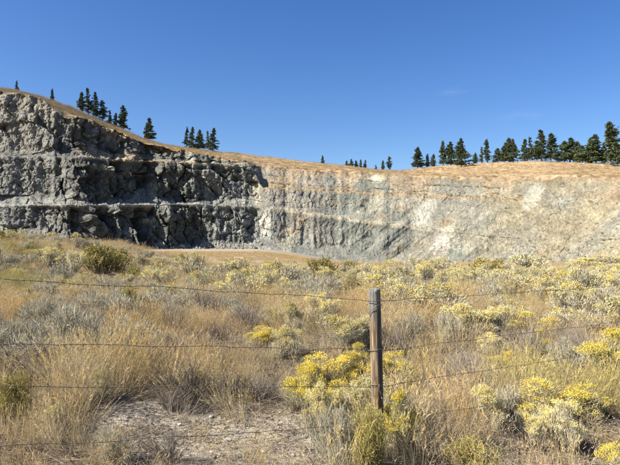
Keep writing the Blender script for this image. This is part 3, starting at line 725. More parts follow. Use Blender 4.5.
# the shrubs one can pick out in the photograph: kind, foot pixel (x, y), width in pixels, height in pixels, how it looks
SPOTTED = [
 ("green", 100, 273, 40, 27, "large olive-green willowy shrub standing tallest at the field's far edge below the dark cliff bay"),
 ("green", 116, 272, 28, 22, "smaller yellow-green shrub grown into the flank of the tallest olive shrub"),
 ("dead", 131, 275, 26, 9, "dark tangled dead brush at the shaded foot of the tallest olive-green shrub"),
 ("cream", 21, 246, 24, 13, "pale domed rabbitbrush high on the mound under the lit cliff end"),
 ("green", 8, 244, 20, 13, "dark green bush beside the pale dome high on the mound"),
 ("cream", 51, 272, 28, 17, "grey and cream rabbitbrush with a dark hollow base below the mound"),
 ("yellow", 47, 258, 30, 9, "low flat-topped yellow rabbitbrush strip on the mound slope"),
 ("grey", 4, 269, 24, 15, "grey sagebrush dome cut by the picture edge below the mound"),
 ("grey", 96, 320, 34, 26, "large silvery white sagebrush with a few yellow heads, under the top wire"),
 ("grey", 70, 316, 26, 20, "grey sagebrush touching the large silvery white one"),
 ("green", 130, 317, 30, 25, "olive green bush beside the large silvery white sagebrush"),
 ("grey", 44, 301, 28, 18, "dusty grey sagebrush crossed by the top wire, with a dark middle"),
 ("cream", 26, 312, 26, 20, "cream-tipped rabbitbrush behind golden grass near the mound's foot"),
 ("cream", 84, 287, 20, 12, "small cream rabbitbrush with one orange-yellow head, above the top wire"),
 ("cream", 192, 279, 27, 22, "tall pale plume-like rabbitbrush standing before the brown quarry floor"),
 ("grey", 212, 281, 20, 15, "cream-grey bush close beside the tall pale plume-like rabbitbrush"),
 ("cream", 163, 271, 26, 11, "low cream rabbitbrush at the edge of the brown quarry floor"),
 ("grey", 166, 284, 22, 13, "low grey sagebrush nearer than the low cream rabbitbrush at the floor's edge"),
 ("cream", 236, 281, 27, 19, "flat-topped cream-yellow rabbitbrush growing over a bright green bush"),
 ("green", 244, 290, 22, 17, "bright green bush under the flat-topped cream-yellow rabbitbrush"),
 ("grey", 227, 291, 15, 17, "narrow grey bush beside the bright green one"),
 ("cream", 290, 290, 42, 27, "broad rabbitbrush with cream-yellow crown above a dark twiggy base"),
 ("dead", 276, 295, 27, 17, "dark grey twiggy dead brush at the base of the broad cream-yellow crown"),
 ("cream", 275, 332, 20, 17, "whitish cream rabbitbrush with blunt tufted heads below the top wire"),
 ("cream", 297, 336, 22, 26, "greenish white upright rabbitbrush next to the blunt tufted one"),
 ("yellow", 263, 348, 27, 15, "soft yellow rabbitbrush just above the second wire"),
 ("cream", 289, 361, 30, 24, "pale yellow rabbitbrush crossed by the second wire"),
 ("cream", 158, 307, 26, 19, "grey-cream bush alone in the grass under the top wire"),
 ("grey", 135, 295, 18, 14, "small cream-grey bush on the top wire line beside reddish grass"),
 ("cream", 100, 402, 17, 17, "small cream tufted plant in the tangled grass above the third wire"),
 ("cream", 55, 436, 18, 20, "cream tufted plant in the dark hollow near the lowest wire"),
 ("grey", 112, 474, 34, 24, "purplish grey dead-looking sagebrush below the lowest wire"),
 ("green", 14, 425, 36, 40, "yellow-green leafy bush at the picture edge between the two lower wires"),
 ("dead", 262, 402, 52, 26, "grey arching dead brush at the back of the bare stony patch"),
 ("dead", 232, 396, 40, 22, "low grey dead stems beside the arching dead brush at the bare patch"),
 ("dead", 172, 462, 44, 26, "dark dead twigs at the bottom edge of the bare stony patch"),
 ("dead", 168, 410, 36, 22, "brown dead stems over the dark hollow where the bare patch begins"),
 # around the post
 ("yellow", 296, 412, 31, 38, "bright yellow rabbitbrush at the end of the bare stony patch"),
 ("yellow", 320, 402, 40, 38, "wide bright yellow rabbitbrush behind the stony patch, between its edge and the post"),
 ("yellow", 356, 396, 32, 33, "deep yellow rabbitbrush close behind the fence post"),
 ("yellow", 336, 430, 30, 38, "yellow rabbitbrush with pale stems in front of the deep yellow one"),
 ("yellow", 308, 420, 34, 44, "leggy yellow rabbitbrush leaning over the stony patch, in front of the wide bright one"),
 ("yellow", 338, 398, 34, 32, "dense yellow rabbitbrush in the gap between the wide bright one and the deep yellow one"),
 ("cream", 322, 442, 34, 40, "whitish stemmy rabbitbrush in front of the leggy yellow one"),
 ("cream", 388, 440, 34, 40, "pale yellow-green rabbitbrush beside the foot of the post"),
 ("cream", 361, 436, 38, 44, "pale yellow rabbitbrush with whitish stems leaning on the post"),
 ("yellow", 396, 400, 36, 38, "yellow-topped rabbitbrush with grey stems just past the post"),
 ("yellow", 398, 462, 34, 56, "yellowish rabbitbrush growing at the foot of the post"),
 ("green", 374, 480, 44, 62, "olive-yellow leafy bush in front of the post foot at the bottom edge"),
 ("grey", 338, 474, 40, 52, "pale grey stemmy bush in front of the post"),
 ("dead", 424, 425, 40, 30, "dark dead brush in the shade of the yellowish bush past the post"),
 ("dead", 424, 462, 40, 28, "blackish dead brush near the bottom edge past the post"),
 ("dead", 402, 418, 28, 24, "shaded twiggy dead brush hard against the post"),
 ("cream", 341, 356, 38, 32, "cream rabbitbrush clump between the post and the second wire"),
 ("cream", 322, 330, 30, 26, "grey-cream rabbitbrush in the grass short of the post"),
 ("grey", 316, 312, 26, 24, "dusty grey bush with green shoots short of the post top"),
 ("green", 352, 300, 20, 20, "yellow-green bush just beside the post top"),
 ("green", 348, 271, 16, 10, "dark green bush on the far edge straight behind the post"),
 ("green", 322, 283, 28, 24, "tall olive-gold bush on the field's far edge short of the post"),
 ("cream", 366, 352, 26, 28, "cream rabbitbrush showing behind the middle of the post"),
 ("yellow", 356, 372, 22, 20, "soft yellow rabbitbrush low behind the post"),
 # past the post
 ("cream", 415, 300, 20, 18, "rounded cream bush under the top wire past the post"),
 ("grey", 403, 286, 22, 18, "purplish grey sagebrush near the far edge past the post"),
 ("cream", 414, 274, 26, 13, "cream rabbitbrush on the far edge before the grey rock slope"),
 ("green", 426, 289, 34, 20, "olive-gold round bush between two pale ones near the far edge"),
 ("grey", 447, 287, 28, 17, "dark-centred grey sagebrush near the far edge below the cream scar"),
 ("cream", 443, 272, 26, 12, "pale cream bush at the foot of the cream scar"),
 ("cream", 472, 284, 20, 11, "white-topped low rabbitbrush beside the dark-centred grey one"),
 ("green", 486, 277, 30, 18, "dark green bush with yellow crown on the far edge"),
 ("cream", 487, 283, 22, 14, "cream rabbitbrush in front of the dark green bush"),
 ("cream", 437, 322, 56, 27, "wide flat rabbitbrush, yellow on top and grey-green below, under the top wire"),
 ("cream", 466, 340, 42, 28, "large whitish rabbitbrush with fan-like pale stems"),
 ("cream", 496, 340, 36, 26, "whitish rabbitbrush joined to the fan-like pale one"),
 ("grey", 446, 341, 26, 24, "grey stemmy bush between two pale rabbitbrushes above the second wire"),
 ("grey", 412, 344, 32, 26, "greyish pink bush with scattered yellow heads past the post"),
 ("cream", 490, 356, 26, 14, "cream feathery low bush just under the second wire"),
 ("yellow", 504, 371, 24, 12, "small bright yellow-topped bush resting on the third wire"),
 ("cream", 530, 278, 40, 20, "broad low cream-yellow rabbitbrush near the far edge under the tan slope"),
 ("cream", 512, 293, 44, 16, "long low cream rabbitbrush along the top wire"),
 ("cream", 546, 286, 30, 14, "cream rabbitbrush at the end of the broad low one"),
 ("yellow", 572, 309, 24, 19, "round yellow rabbitbrush standing alone under the top wire"),
 ("yellow", 586, 268, 26, 9, "yellow flat-topped rabbitbrush on the far edge below the tan slope"),
 ("grey", 599, 268, 22, 12, "grey sagebrush between two yellow tops on the far edge"),
 ("yellow", 612, 262, 26, 11, "topmost yellow rabbitbrush on the far edge at the picture's end"),
 ("grey", 610, 310, 30, 20, "silvery grey sagebrush by the top wire at the picture's end"),
 ("cream", 513, 332, 36, 22, "cream rabbitbrush in the pale row above the second wire"),
 ("yellow", 536, 338, 34, 20, "yellow-dusted rabbitbrush in the pale row above the second wire"),
 ("cream", 565, 334, 40, 20, "long cream rabbitbrush in the pale row crossed by the second wire"),
 ("cream", 598, 336, 36, 22, "cream rabbitbrush ending the pale row near the picture's end"),
 ("yellow", 536, 356, 18, 20, "slim yellow-tipped bush between the second and third wires"),
 ("yellow", 606, 395, 42, 44, "big yellow rabbitbrush crowning the slope end by the third wire"),
 ("yellow", 552, 424, 50, 32, "large yellow and cream rabbitbrush below the third wire"),
 ("yellow", 585, 420, 30, 26, "smaller yellow rabbitbrush between the two big ones below the third wire"),
 ("grey", 512, 424, 32, 30, "grey stemmy bush beside the large yellow and cream one"),
 ("cream", 492, 432, 36, 34, "pale olive-grey bush with thin upright stems near the bottom edge"),
 ("cream", 560, 452, 34, 34, "greenish grey rabbitbrush under the large yellow and cream one"),
 ("cream", 528, 452, 26, 28, "yellow-cream bush near the bottom edge under the grey stemmy one"),
 ("yellow", 616, 476, 34, 30, "bright yellow rabbitbrush cut by the bottom corner"),
 ("grey", 565, 372, 30, 26, "whitish feathery bush just under the third wire"),
 ("green", 470, 470, 44, 34, "yellow-green leafy growth along the bottom edge past the post"),
]
for kind, px, py, wpx, hpx, lab in SPOTTED:
    x, y = spot(px, min(py, 462)) if py <= 462 else spot(px, 462)
    if py > 462:
        yy = EYE * FPX / (py - HY); x, y = (px - CX) / FPX * yy, yy
    yf = 4.2 + (x - .48) * 1.9 / 2.8                # bushes stand behind the wires, not through them
    if x > .75 and py < 400 and yf - .5 < y < yf + .5: x, y = x * (yf + .6) / y, yf + .6
    put_shrub(kind, x, y, wpx / FPX * y * (1.45 if kind == 'yellow' else 1.25), hpx / FPX * y * (1.32 if kind == 'cream' else 1.08 if kind == 'yellow' else 1.15) + .10, lab)

# the rest of the field: smaller plants that nothing tells apart, one shared label for each patch of ground
ZONES = [
 ("grey", 50, (-24, -7), (15, 42), "small grey sagebrush in the golden grass of the mound's slope", "small sagebrushes on the mound slope"),
 ("cream", 36, (-24, -6), (14, 42), "small cream rabbitbrush in the golden grass of the mound's slope", "small rabbitbrushes on the mound slope"),
 ("cream", 34, (-6, 1.5), (13, 38), "small cream rabbitbrush in the middle grass before the brown quarry floor", "small rabbitbrushes before the quarry floor"),
 ("grey", 34, (-6, 1.5), (13, 38), "small grey sagebrush in the middle grass before the brown quarry floor", "small sagebrushes before the quarry floor"),
 ("cream", 148, (1.5, 24), (10, 43), "small cream rabbitbrush in the pale field below the grey and tan slope", "small rabbitbrushes below the tan slope"),
 ("grey", 60, (1.5, 24), (9, 43), "small grey sagebrush in the pale field below the grey and tan slope", "small sagebrushes below the tan slope"),
 ("yellow", 26, (2.0, 24), (9, 42), "small yellow rabbitbrush in the pale field below the grey and tan slope", "small yellow rabbitbrushes below the tan slope"),
 ("green", 24, (-20, 18), (20, 42), "small olive-green bush among the pale brush toward the field's far edge", "small green bushes near the far edge"),
 ("dead", 34, (-5, -0.6), (5.2, 14), "small grey dead brush tangled in the tall grass between the wires and the bare patch", "dead brush in the tall grass"),
 ("grey", 18, (-4.5, -1.2), (6, 13), "small dusty sagebrush half hidden in the tall grass short of the bare patch", "half hidden sagebrushes"),
 ("dead", 12, (0.9, 4.5), (4.6, 10), "small dark dead brush low between the pale bushes past the post", "dead brush past the post"),
]
import re as _re
LAND = []
_seen = {}
for (kind, px, py, wpx, hpx, lab), (x, y, r_) in zip(SPOTTED, list(placed)):
    short = _re.split(r" (?:standing|grown|at|high|beside|with|on|cut|under|touching|crossed|behind|above|below|close|growing|near|nearer|just|before|next|between|in|past|hard|short|straight|showing|low|resting|along|alone|by|crowning|ending|joined|beneath|of|against|and|low|tangled) ", lab.replace(",", " "))[0].strip()
    _seen[short] = _seen.get(short, 0) + 1
    LAND.append((x, y, short, lab))
LAND = [(x, y, s_ if _seen[s_] == 1 and len(s_.split()) >= 3 else None) for x, y, s_, l_ in LAND]
LAND = [q for q in LAND if q[2] and len(q[2].split()) <= 7] + [(.48, 4.2, "fence post")]
HUE = {"cream": "cream-topped rabbitbrush", "yellow": "yellow-topped rabbitbrush", "grey": "grey sagebrush", "green": "olive-green bush", "dead": "twiggy dead brush"}
USED = set()
def near_label(kind, x, y, w, hq):
    order = sorted(LAND, key=lambda q: (q[0] - x) ** 2 + (q[1] - y) ** 2)
    for q in order[:16]:
        t = relation(kind, x, y, w, hq, q)
        if t not in USED: break
    else: t = relation(kind, x, y, w, hq, order[0])
    USED.add(t)
    return t
def relation(kind, x, y, w, hq, q):
    lx, ly, s_ = q
    dy = y - ly
    rel = "behind" if dy > .35 * abs(x - lx) + .1 else "in front of" if dy < -.35 * abs(x - lx) - .1 else "beside"
    far_ = math.hypot(x - lx, dy)
    how = "close " if far_ < 1.6 else "" if far_ < 3.2 else "well " if rel != "beside" else "some way off "
    size = "small" if w < .6 else "medium-sized" if w < .85 else "wide"
    shape = "flat" if hq < .54 else "upright" if hq > .66 else "rounded"
    return f"{size} {shape} {HUE[kind]} {how}{rel} the {s_}"
for kind, n, (x0, x1), (y0, y1), lab, grp in ZONES:
    done = tries = 0
    while done < n and tries < 4000:
        tries += 1
        y = RNG.uniform(y0 ** 0.5, y1 ** 0.5) ** 2; x = RNG.uniform(x0, x1)
        if abs(x) > 0.60 * y + 0.5 or bare_patch(np.array([x]), np.array([y]))[0] > .2: continue
        w = RNG.uniform(0.45, 1.25) * (0.75 if kind in ("yellow", "dead") else 1.0)
        if any((x - a) ** 2 + (y - b) ** 2 < (0.66 * (w * .5 + c_)) ** 2 for a, b, c_ in placed): continue
        hq = RNG.uniform(.45, .75)
        put_shrub(kind, x, y, w, w * hq * (1.25 if kind in ('cream', 'yellow') else 1.0) + .10, near_label(kind, x, y, w, hq), grp)
        done += 1

# ------------------------------------------------------------------ grass, weeds, litter, gravel: nobody could count it
def hidden_source(me):
    return bpy.data.objects.new(me.name, me)       # lives only inside the node group

def scatter(name, P, rot, scl, idx, tintc, variants, kind="stuff"):
    me = bpy.data.meshes.new(name)
    me.vertices.add(len(P)); me.vertices.foreach_set("co", P.astype(np.float32).ravel())
    for an, ty, fld, arr in (("rot", 'FLOAT_VECTOR', "vector", rot), ("scl", 'FLOAT_VECTOR', "vector", scl), ("itint", 'FLOAT_COLOR', "color", np.concatenate([tintc, np.ones((len(P), 1))], 1))):
        a = me.attributes.new(an, ty, 'POINT'); a.data.foreach_set(fld, arr.astype(np.float32).ravel())
    a = me.attributes.new("idx", 'INT', 'POINT'); a.data.foreach_set("value", idx.astype(np.int32))
    me.update()
    o = link(name, me)
    o["kind"] = kind
    ng = bpy.data.node_groups.new(name + "_nodes", 'GeometryNodeTree')
    ng.interface.new_socket("Geometry", in_out='INPUT', socket_type='NodeSocketGeometry')
    ng.interface.new_socket("Geometry", in_out='OUTPUT', socket_type='NodeSocketGeometry')
    N, K = ng.nodes, ng.links
    gi, go = N.new("NodeGroupInput"), N.new("NodeGroupOutput")
    jn = N.new("GeometryNodeJoinGeometry")
    for vm in variants:
        oi = N.new("GeometryNodeObjectInfo"); oi.inputs["Object"].default_value = hidden_source(vm)
        gt = N.new("GeometryNodeGeometryToInstance")
        K.new(oi.outputs["Geometry"], gt.inputs[0]); K.new(gt.outputs[0], jn.inputs[0])
    ip = N.new("GeometryNodeInstanceOnPoints")
    ip.inputs["Pick Instance"].default_value = True
    def na(nm, ty):
        q = N.new("GeometryNodeInputNamedAttribute"); q.data_type = ty; q.inputs["Name"].default_value = nm
        return q.outputs["Attribute"]
    er = N.new("FunctionNodeEulerToRotation")
    K.new(na("rot", 'FLOAT_VECTOR'), er.inputs[0])
    K.new(gi.outputs[0], ip.inputs["Points"]); K.new(jn.outputs[0], ip.inputs["Instance"])
    K.new(na("idx", 'INT'), ip.inputs["Instance Index"]); K.new(er.outputs[0], ip.inputs["Rotation"])
    K.new(na("scl", 'FLOAT_VECTOR'), ip.inputs["Scale"])
    K.new(ip.outputs[0], go.inputs[0])
    md = o.modifiers.new("scatter", 'NODES'); md.node_group = ng
    return o

def tuft(name, seed, n, h, spread, lean, width, c0, c1, heads=0.0, hc=(.5, .38, .2), stiff=0.12, nseg=3, mat=None):
    rng = np.random.default_rng(seed)
    s = Soup()
    a = rng.uniform(0, 6.28, n); r = spread * np.sqrt(rng.uniform(0, 1, n))
    P = np.stack([r * np.cos(a), r * np.sin(a), np.full(n, -.02)], 1)
    b = a + rng.normal(0, .9, n); le = np.abs(rng.normal(0, lean, n))
    D = np.stack([np.cos(b) * le, np.sin(b) * le, np.ones(n)], 1)
    L = h * rng.uniform(.45, 1.12, n)
    C = lerp(np.array(c0), np.array(c1), rng.uniform(0, 1, (n, 1))) * rng.uniform(.8, 1.15, (n, 1))
    bd = np.stack([np.cos(b) * .8, np.sin(b) * .8, -rng.uniform(.2, .9, n)], 1)
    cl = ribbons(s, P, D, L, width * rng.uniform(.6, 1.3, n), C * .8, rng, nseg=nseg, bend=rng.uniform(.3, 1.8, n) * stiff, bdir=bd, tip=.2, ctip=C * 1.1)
    if heads > 0:
        i = np.where(rng.uniform(0, 1, n) < heads)[0]
        i = np.repeat(i, 5); k = len(i)
        t = rng.uniform(.74, 1.0, k)
        p = cl[i, -2] + (cl[i, -1] - cl[i, -2]) * ((t - .6) / .4)[:, None]
        d = unit(cl[i, -1] - cl[i, -2]) + rng.normal(0, .35, (k, 3))
        ribbons(s, p, d, rng.uniform(.02, .05, k), .0055 * width / .003, np.array(hc) * rng.uniform(.75, 1.2, (k, 1)), rng, nseg=1, tip=.3)
    return s.mesh(name, mat or M_GRASS)

def forb(name, seed, h, col, dot):
    """a dried weed: branching thin stalk with small seed heads"""
    rng = np.random.default_rng(seed); s = Soup()
    n = 7
    P = rng.normal(0, .03, (n, 3)) * [1, 1, 0]; D = np.concatenate([rng.normal(0, .22, (n, 2)), np.ones((n, 1))], 1)
    L = h * rng.uniform(.6, 1.1, n)
    c_ = ribbons(s, P, D, L, .004, np.array(col) * rng.uniform(.7, 1.2, (n, 1)), rng, nseg=3, bend=.1)
    k = 46; i = rng.integers(0, n, k); t = rng.uniform(.3, .98, k)
    p = P[i] + unit(D)[i] * (L[i] * t)[:, None]
    d = np.concatenate([rng.normal(0, .8, (k, 2)), rng.uniform(.3, 1.2, (k, 1))], 1); l = rng.uniform(.04, .14, k)
    ribbons(s, p, d, l, .0028, np.array(col) * rng.uniform(.8, 1.3, (k, 1)), rng, nseg=1)
    e = p + unit(d) * l[:, None]
    for _ in range(2):
        ribbons(s, e + rng.normal(0, .008, (k, 3)), rng.normal(size=(k, 3)), .0075, .006, np.array(dot) * rng.uniform(.7, 1.1, (k, 1)), rng, nseg=1, tip=.6)
    return s.mesh(name, M_GRASS)

G = [tuft("grass_tuft", 1, 46, .52, .10, .30, .0032, (.37, .275, .135), (.53, .43, .245), .25),
     tuft("grass_tuft", 2, 56, .44, .13, .42, .0030, (.40, .31, .16), (.57, .48, .30), .15),
     tuft("grass_tuft", 3, 40, .62, .09, .24, .0032, (.38, .265, .11), (.52, .395, .19), .5, (.50, .34, .12)),
     tuft("grass_tuft", 4, 60, .34, .15, .55, .0030, (.36, .28, .17), (.52, .43, .28)),
     tuft("grass_tuft", 5, 34, .70, .08, .20, .0028, (.42, .31, .155), (.57, .455, .25), .7, (.56, .42, .22)),
     tuft("grass_tuft", 6, 50, .46, .14, .5, .0034, (.29, .205, .11), (.45, .335, .18), .2, (.42, .28, .15))]
rs = np.random.default_rng(21)
def wedge(n, y0, y1, margin=3.6):
    """n random points in the visible wedge of the field"""
    y = np.sqrt(rs.uniform(y0 ** 2, y1 ** 2, n)); x = rs.uniform(-1, 1, n) * (.585 * y + margin)
    return x, y
X, Y = [], []
for n, y0, y1 in ((4000, 2.4, 6), (9800, 6, 11), (17000, 11, 20), (23500, 20, 36), (13000, 36, 48)):
    a, b = wedge(n, y0, y1); X.append(a); Y.append(b)
X, Y = np.concatenate(X), np.concatenate(Y)
dens = fbm(X * .6, Y * .6, seed=201, octv=3)
keep = (rs.uniform(-.62, .42, len(X)) < dens) & (bare_patch(X, Y) < rs.uniform(.1, 1.12, len(X)))
keep &= ~((np.hypot(X, Y) < 3.4) & (np.abs(X) < 1.2))
sx_, sy_, sr_ = (np.array(v) for v in zip(*placed))
def shrub_near(X, Y):
    m = np.zeros(len(X))
    for a0 in range(0, len(X), 4000):
        d = np.hypot(X[a0:a0 + 4000, None] - sx_, Y[a0:a0 + 4000, None] - sy_) / sr_
        m[a0:a0 + 4000] = d.min(1)
    return m
near_s = shrub_near(X, Y)
keep &= near_s > rs.uniform(.15, .85, len(X))
keep &= ~((X > .7) & (Y < 4.2 + (X - .48) * .68 - .1) & (Y > 3.0 + (X - .48) * .5) & (rs.uniform(0, 1, len(X)) < .5))
X, Y, near_s = X[keep], Y[keep], near_s[keep]
npt = len(X)
patchn = fbm(X * .22, Y * .22, seed=202, octv=3); patch2 = fbm(X * .6, Y * .6, seed=203, octv=2)
tint = np.ones((npt, 3)) * rs.uniform(.9, 1.28, (npt, 1))
tint = mixc(tint, [1.06, .97, .77], sstep(.05, .35, patchn) * .7)              # deep gold
tint = mixc(tint, [1.0, .88, .80], sstep(.0, .4, patch2) * .5)                # rusty
tint = mixc(tint, [.62, .74, .36], sstep(.12, .42, -patchn) * (1 - sstep(26, 44, Y)) * .65)           # still green
tint = mixc(tint, [.85, .84, .86], sstep(.15, .45, -patch2) * .6)              # weathered grey
tint = mixc(tint, [1.06, .97, .86], sstep(1, 6, X) * .35)
far = sstep(8, 40, Y)
hgt = rs.uniform(.42, 1.0, npt) * (.82 + .75 * fbm(X * .55, Y * .55, seed=206, octv=2)) * lerp(.95, .75, far) * np.where(np.hypot(X, Y) < 4.2, .8, 1)
hgt = np.clip(hgt * 1.12, .3, 1.3)
lodge = fbm(X * .8, Y * .8, seed=207, octv=2)
wid = 1 + 1.0 * far
rot = np.stack([rs.normal(0, .22, npt) + .9 * lodge * (np.abs(lodge) > .2), rs.normal(.05, .22, npt) + .5 * np.roll(lodge, 3), rs.uniform(0, 6.28, npt)], 1)
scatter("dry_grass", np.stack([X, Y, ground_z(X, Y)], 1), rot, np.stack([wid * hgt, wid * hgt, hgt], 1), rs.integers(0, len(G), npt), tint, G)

# long fine stalks leaning over the rest
X, Y = wedge(2000, 3.0, 16); a, b = wedge(2200, 16, 40); X, Y = np.concatenate([X, a]), np.concatenate([Y, b])
keep = (bare_patch(X, Y) < .3) & (fbm(X * .5, Y * .5, seed=204) > 0.05) & (shrub_near(X, Y) > .9); X, Y = X[keep], Y[keep]; npt = len(X)
ST = [tuft("grass_stalk", 11, 12, .85, .10, .22, .0030, (.46, .34, .16), (.58, .47, .27), .9, (.58, .44, .24), stiff=.2, nseg=4),
      tuft("grass_stalk", 12, 9, .95, .12, .35, .0028, (.50, .38, .18), (.66, .54, .32), .8, (.62, .50, .30), stiff=.25, nseg=4),
      tuft("grass_stalk", 13, 16, .7, .10, .3, .0030, (.42, .29, .12), (.54, .40, .19), .9, (.50, .33, .13), stiff=.2, nseg=4)]
hg = rs.uniform(.4, .82, npt) * np.where(np.hypot(X, Y) < 4.5, .7, 1)
scatter("tall_dry_grass", np.stack([X, Y, ground_z(X, Y)], 1), np.stack([rs.normal(0, .15, npt), rs.normal(.08, .15, npt), rs.uniform(0, 6.28, npt)], 1),
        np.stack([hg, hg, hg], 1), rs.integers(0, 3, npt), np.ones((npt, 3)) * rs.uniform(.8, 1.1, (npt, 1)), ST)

# dried weeds with pale seed heads
X, Y = wedge(1350, 3.0, 11); a, b = wedge(900, 11, 26); X, Y = np.concatenate([X, a]), np.concatenate([Y, b])
keep = (bare_patch(X, Y) < .5) & (fbm(X * .7, Y * .7, seed=205) > .0); X, Y = X[keep], Y[keep]; npt = len(X)
FB = [forb("dried_weed", 31, .5, (.30, .20, .12), (.44, .37, .26)), forb("dried_weed", 32, .42, (.26, .18, .12), (.42, .30, .16)), forb("dried_weed", 33, .6, (.33, .25, .13), (.48, .42, .33))]
hg = rs.uniform(.55, 1.05, npt)
scatter("dried_weeds", np.stack([X, Y, ground_z(X, Y)], 1), np.stack([rs.normal(0, .1, npt), rs.normal(0, .1, npt), rs.uniform(0, 6.28, npt)], 1),
        np.stack([hg, hg, hg], 1), rs.integers(0, 3, npt), np.ones((npt, 3)) * rs.uniform(.8, 1.15, (npt, 1)), FB)

# broken stems lying on the soil
def litter_patch(seed, n, L, w, cols):
    rng = np.random.default_rng(seed); s = Soup()
    P = np.concatenate([rng.uniform(-.2, .2, (n, 2)), rng.uniform(.002, .03, (n, 1))], 1)
    a = rng.uniform(0, 6.28, n); D = np.stack([np.cos(a), np.sin(a), rng.normal(.06, .16, n)], 1)
    cols = np.array(cols); C = cols[rng.integers(0, len(cols), n)] * rng.uniform(.7, 1.2, (n, 1))
    ribbons(s, P, D, L * rng.uniform(.3, 1.3, n), w * rng.uniform(.6, 1.5, n), C, rng, nseg=2, bend=.12, bdir=np.stack([-np.sin(a), np.cos(a), .3 + 0 * a], 1), tip=.5)
    return s.mesh("litter_patch", M_LITTER)
gcol = [(.32, .265, .20), (.24, .195, .15), (.40, .33, .235), (.17, .13, .10), (.35, .275, .17)]
LP = [litter_patch(41, 60, .16, .0035, gcol), litter_patch(42, 40, .22, .003, gcol), litter_patch(43, 90, .09, .003, gcol)]
X, Y = wedge(4600, 3.2, 9); a, b = wedge(2600, 9, 22); X, Y = np.concatenate([X, a]), np.concatenate([Y, b])
keep = rs.uniform(0, 1, len(X)) > 0.40 * bare_patch(X, Y); X, Y = X[keep], Y[keep]; npt = len(X)
hg = rs.uniform(.7, 1.3, npt)
scatter("plant_litter", np.stack([X, Y, ground_z(X, Y) + .004], 1), np.stack([rs.normal(0, .05, npt), rs.normal(0, .05, npt), rs.uniform(0, 6.28, npt)], 1),
        np.stack([hg, hg, hg], 1), rs.integers(0, 3, npt), np.ones((npt, 3)) * rs.uniform(.7, 1.15, (npt, 1)), LP)

# gravel on the bare patch
def stone_mesh(name, seed, col, mat, sub=2, sq=(1, .8, .6)):
    import bmesh
    bm = bmesh.new(); bmesh.ops.create_icosphere(bm, subdivisions=sub, radius=1.0)
    v = np.array([q.co[:] for q in bm.verts]); f = np.array([[q.index for q in p.verts] for p in bm.faces]); bm.free()
    rng = np.random.default_rng(seed)
    for _ in range(11):
        d = unit(rng.normal(size=3)); lim = rng.uniform(.55, .85)
        over = np.maximum(v @ d - lim, 0); v = v - over[:, None] * d * .95
    v = v * (1 + .08 * vnoise(v[:, 0] * 3, v[:, 1] * 3, v[:, 2] * 3, seed=seed))[:, None] * np.array(sq)
    return mesh_np(name, v, f, np.tile(np.array(col, float), (len(v), 1)) * (1 + .12 * vnoise(v[:, 0] * 2, v[:, 1] * 2, v[:, 2] * 2, seed=seed + 1))[:, None], mat)
PB = [stone_mesh("pebble", 60 + k, cc, M_STONE, 1) for k, cc in enumerate([(.31, .265, .215), (.25, .215, .18), (.36, .32, .27), (.21, .185, .16)])]
n = 9000
X, Y = rs.uniform(-4.8, 1.4, n), rs.uniform(3.4, 9.2, n)
keep = bare_patch(X, Y) > rs.uniform(.12, 1.1, n); X, Y = X[keep], Y[keep]; npt = len(X)
sz = .007 + .022 * rs.uniform(0, 1, npt) ** 4
scatter("gravel", np.stack([X, Y, ground_z(X, Y) + sz * .25], 1), np.stack([rs.normal(0, .2, npt), rs.normal(0, .2, npt), rs.uniform(0, 6.28, npt)], 1),
        np.stack([sz, sz, sz], 1), rs.integers(0, 4, npt), np.ones((npt, 3)), PB)
STONES = [(228, 441, .030, (.50, .46, .38), "pale cream stone lying alone on the bare stony patch"),
          (212, 417, .028, (.46, .42, .36), "flat tan stone at the upper edge of the bare patch"),
          (186, 431, .022, (.38, .34, .30), "small grey-brown stone on the bare patch beside dead twigs"),
          (263, 452, .026, (.47, .42, .36), "low buff stone near the bottom edge of the bare patch"),
          (180, 425, .020, (.55, .52, .47), "small whitish stone by the dark hollow of the bare patch")]
for k, (px, py, r_, cc, lab) in enumerate(STONES):
    x, y = spot(px, py)
    o = link("stone", stone_mesh("stone", 80 + k, cc, M_STONE, 3), None, (x, y, gz(x, y) + r_ * .45), k * 1.7, (r_ * 1.15, r_, r_))
    tag(o, lab, "stone")

# short sparse growth on the quarry floor, and scrub on the benches and the hill
X, Y = rs.uniform(-60, 40, 9000), np.sqrt(rs.uniform(46 ** 2, 125 ** 2, 9000))
keep = np.abs(X) < .5 * Y; X, Y = X[keep], Y[keep]; npt = len(X)
hg = rs.uniform(.4, .9, npt) * 1.0
scatter("floor_grass", np.stack([X, Y, ground_z(X, Y)], 1), np.stack([rs.normal(0, .1, npt), rs.normal(0, .1, npt), rs.uniform(0, 6.28, npt)], 1),
        np.stack([hg * 4, hg * 4, hg * .9], 1), rs.integers(0, len(G), npt), np.ones((npt, 3)) * np.array([.95, .86, .74]) * rs.uniform(.8, 1.1, (npt, 1)), G)
SCR = []
for k, (c0, c1) in enumerate((((.22, .20, .07), (.34, .28, .11)), ((.30, .27, .18), (.42, .38, .27)), ((.36, .24, .10), (.48, .34, .15)))):
    SCR.append(tuft("scrub_clump", 300 + k, 70, .8, .45, .5, .05, c0, c1, nseg=1))
P_, T_ = [], []
for _ in range(2300):
    px, t = rs.uniform(-120, 740), rs.uniform(.0, 1.0) ** 1.2
    if vnoise(np.array([px * .045]), np.array([t * 5.0]), seed=78)[0] < rs.uniform(-.2, .5): continue
    P_.append(hill_pt(px, t)); T_.append((.2 + .75 * rs.uniform() ** 2) * (1.3 if t < .15 else 1))
for _ in range(420):                                # along the benches and the soil aprons
    px = rs.uniform(230, 500); k = rs.choice([3.4, 6.5, 6.7, 7.3, 7.8, 8.4])
    P_.append(wall_pt(px, k)); T_.append(rs.uniform(.3, .9))
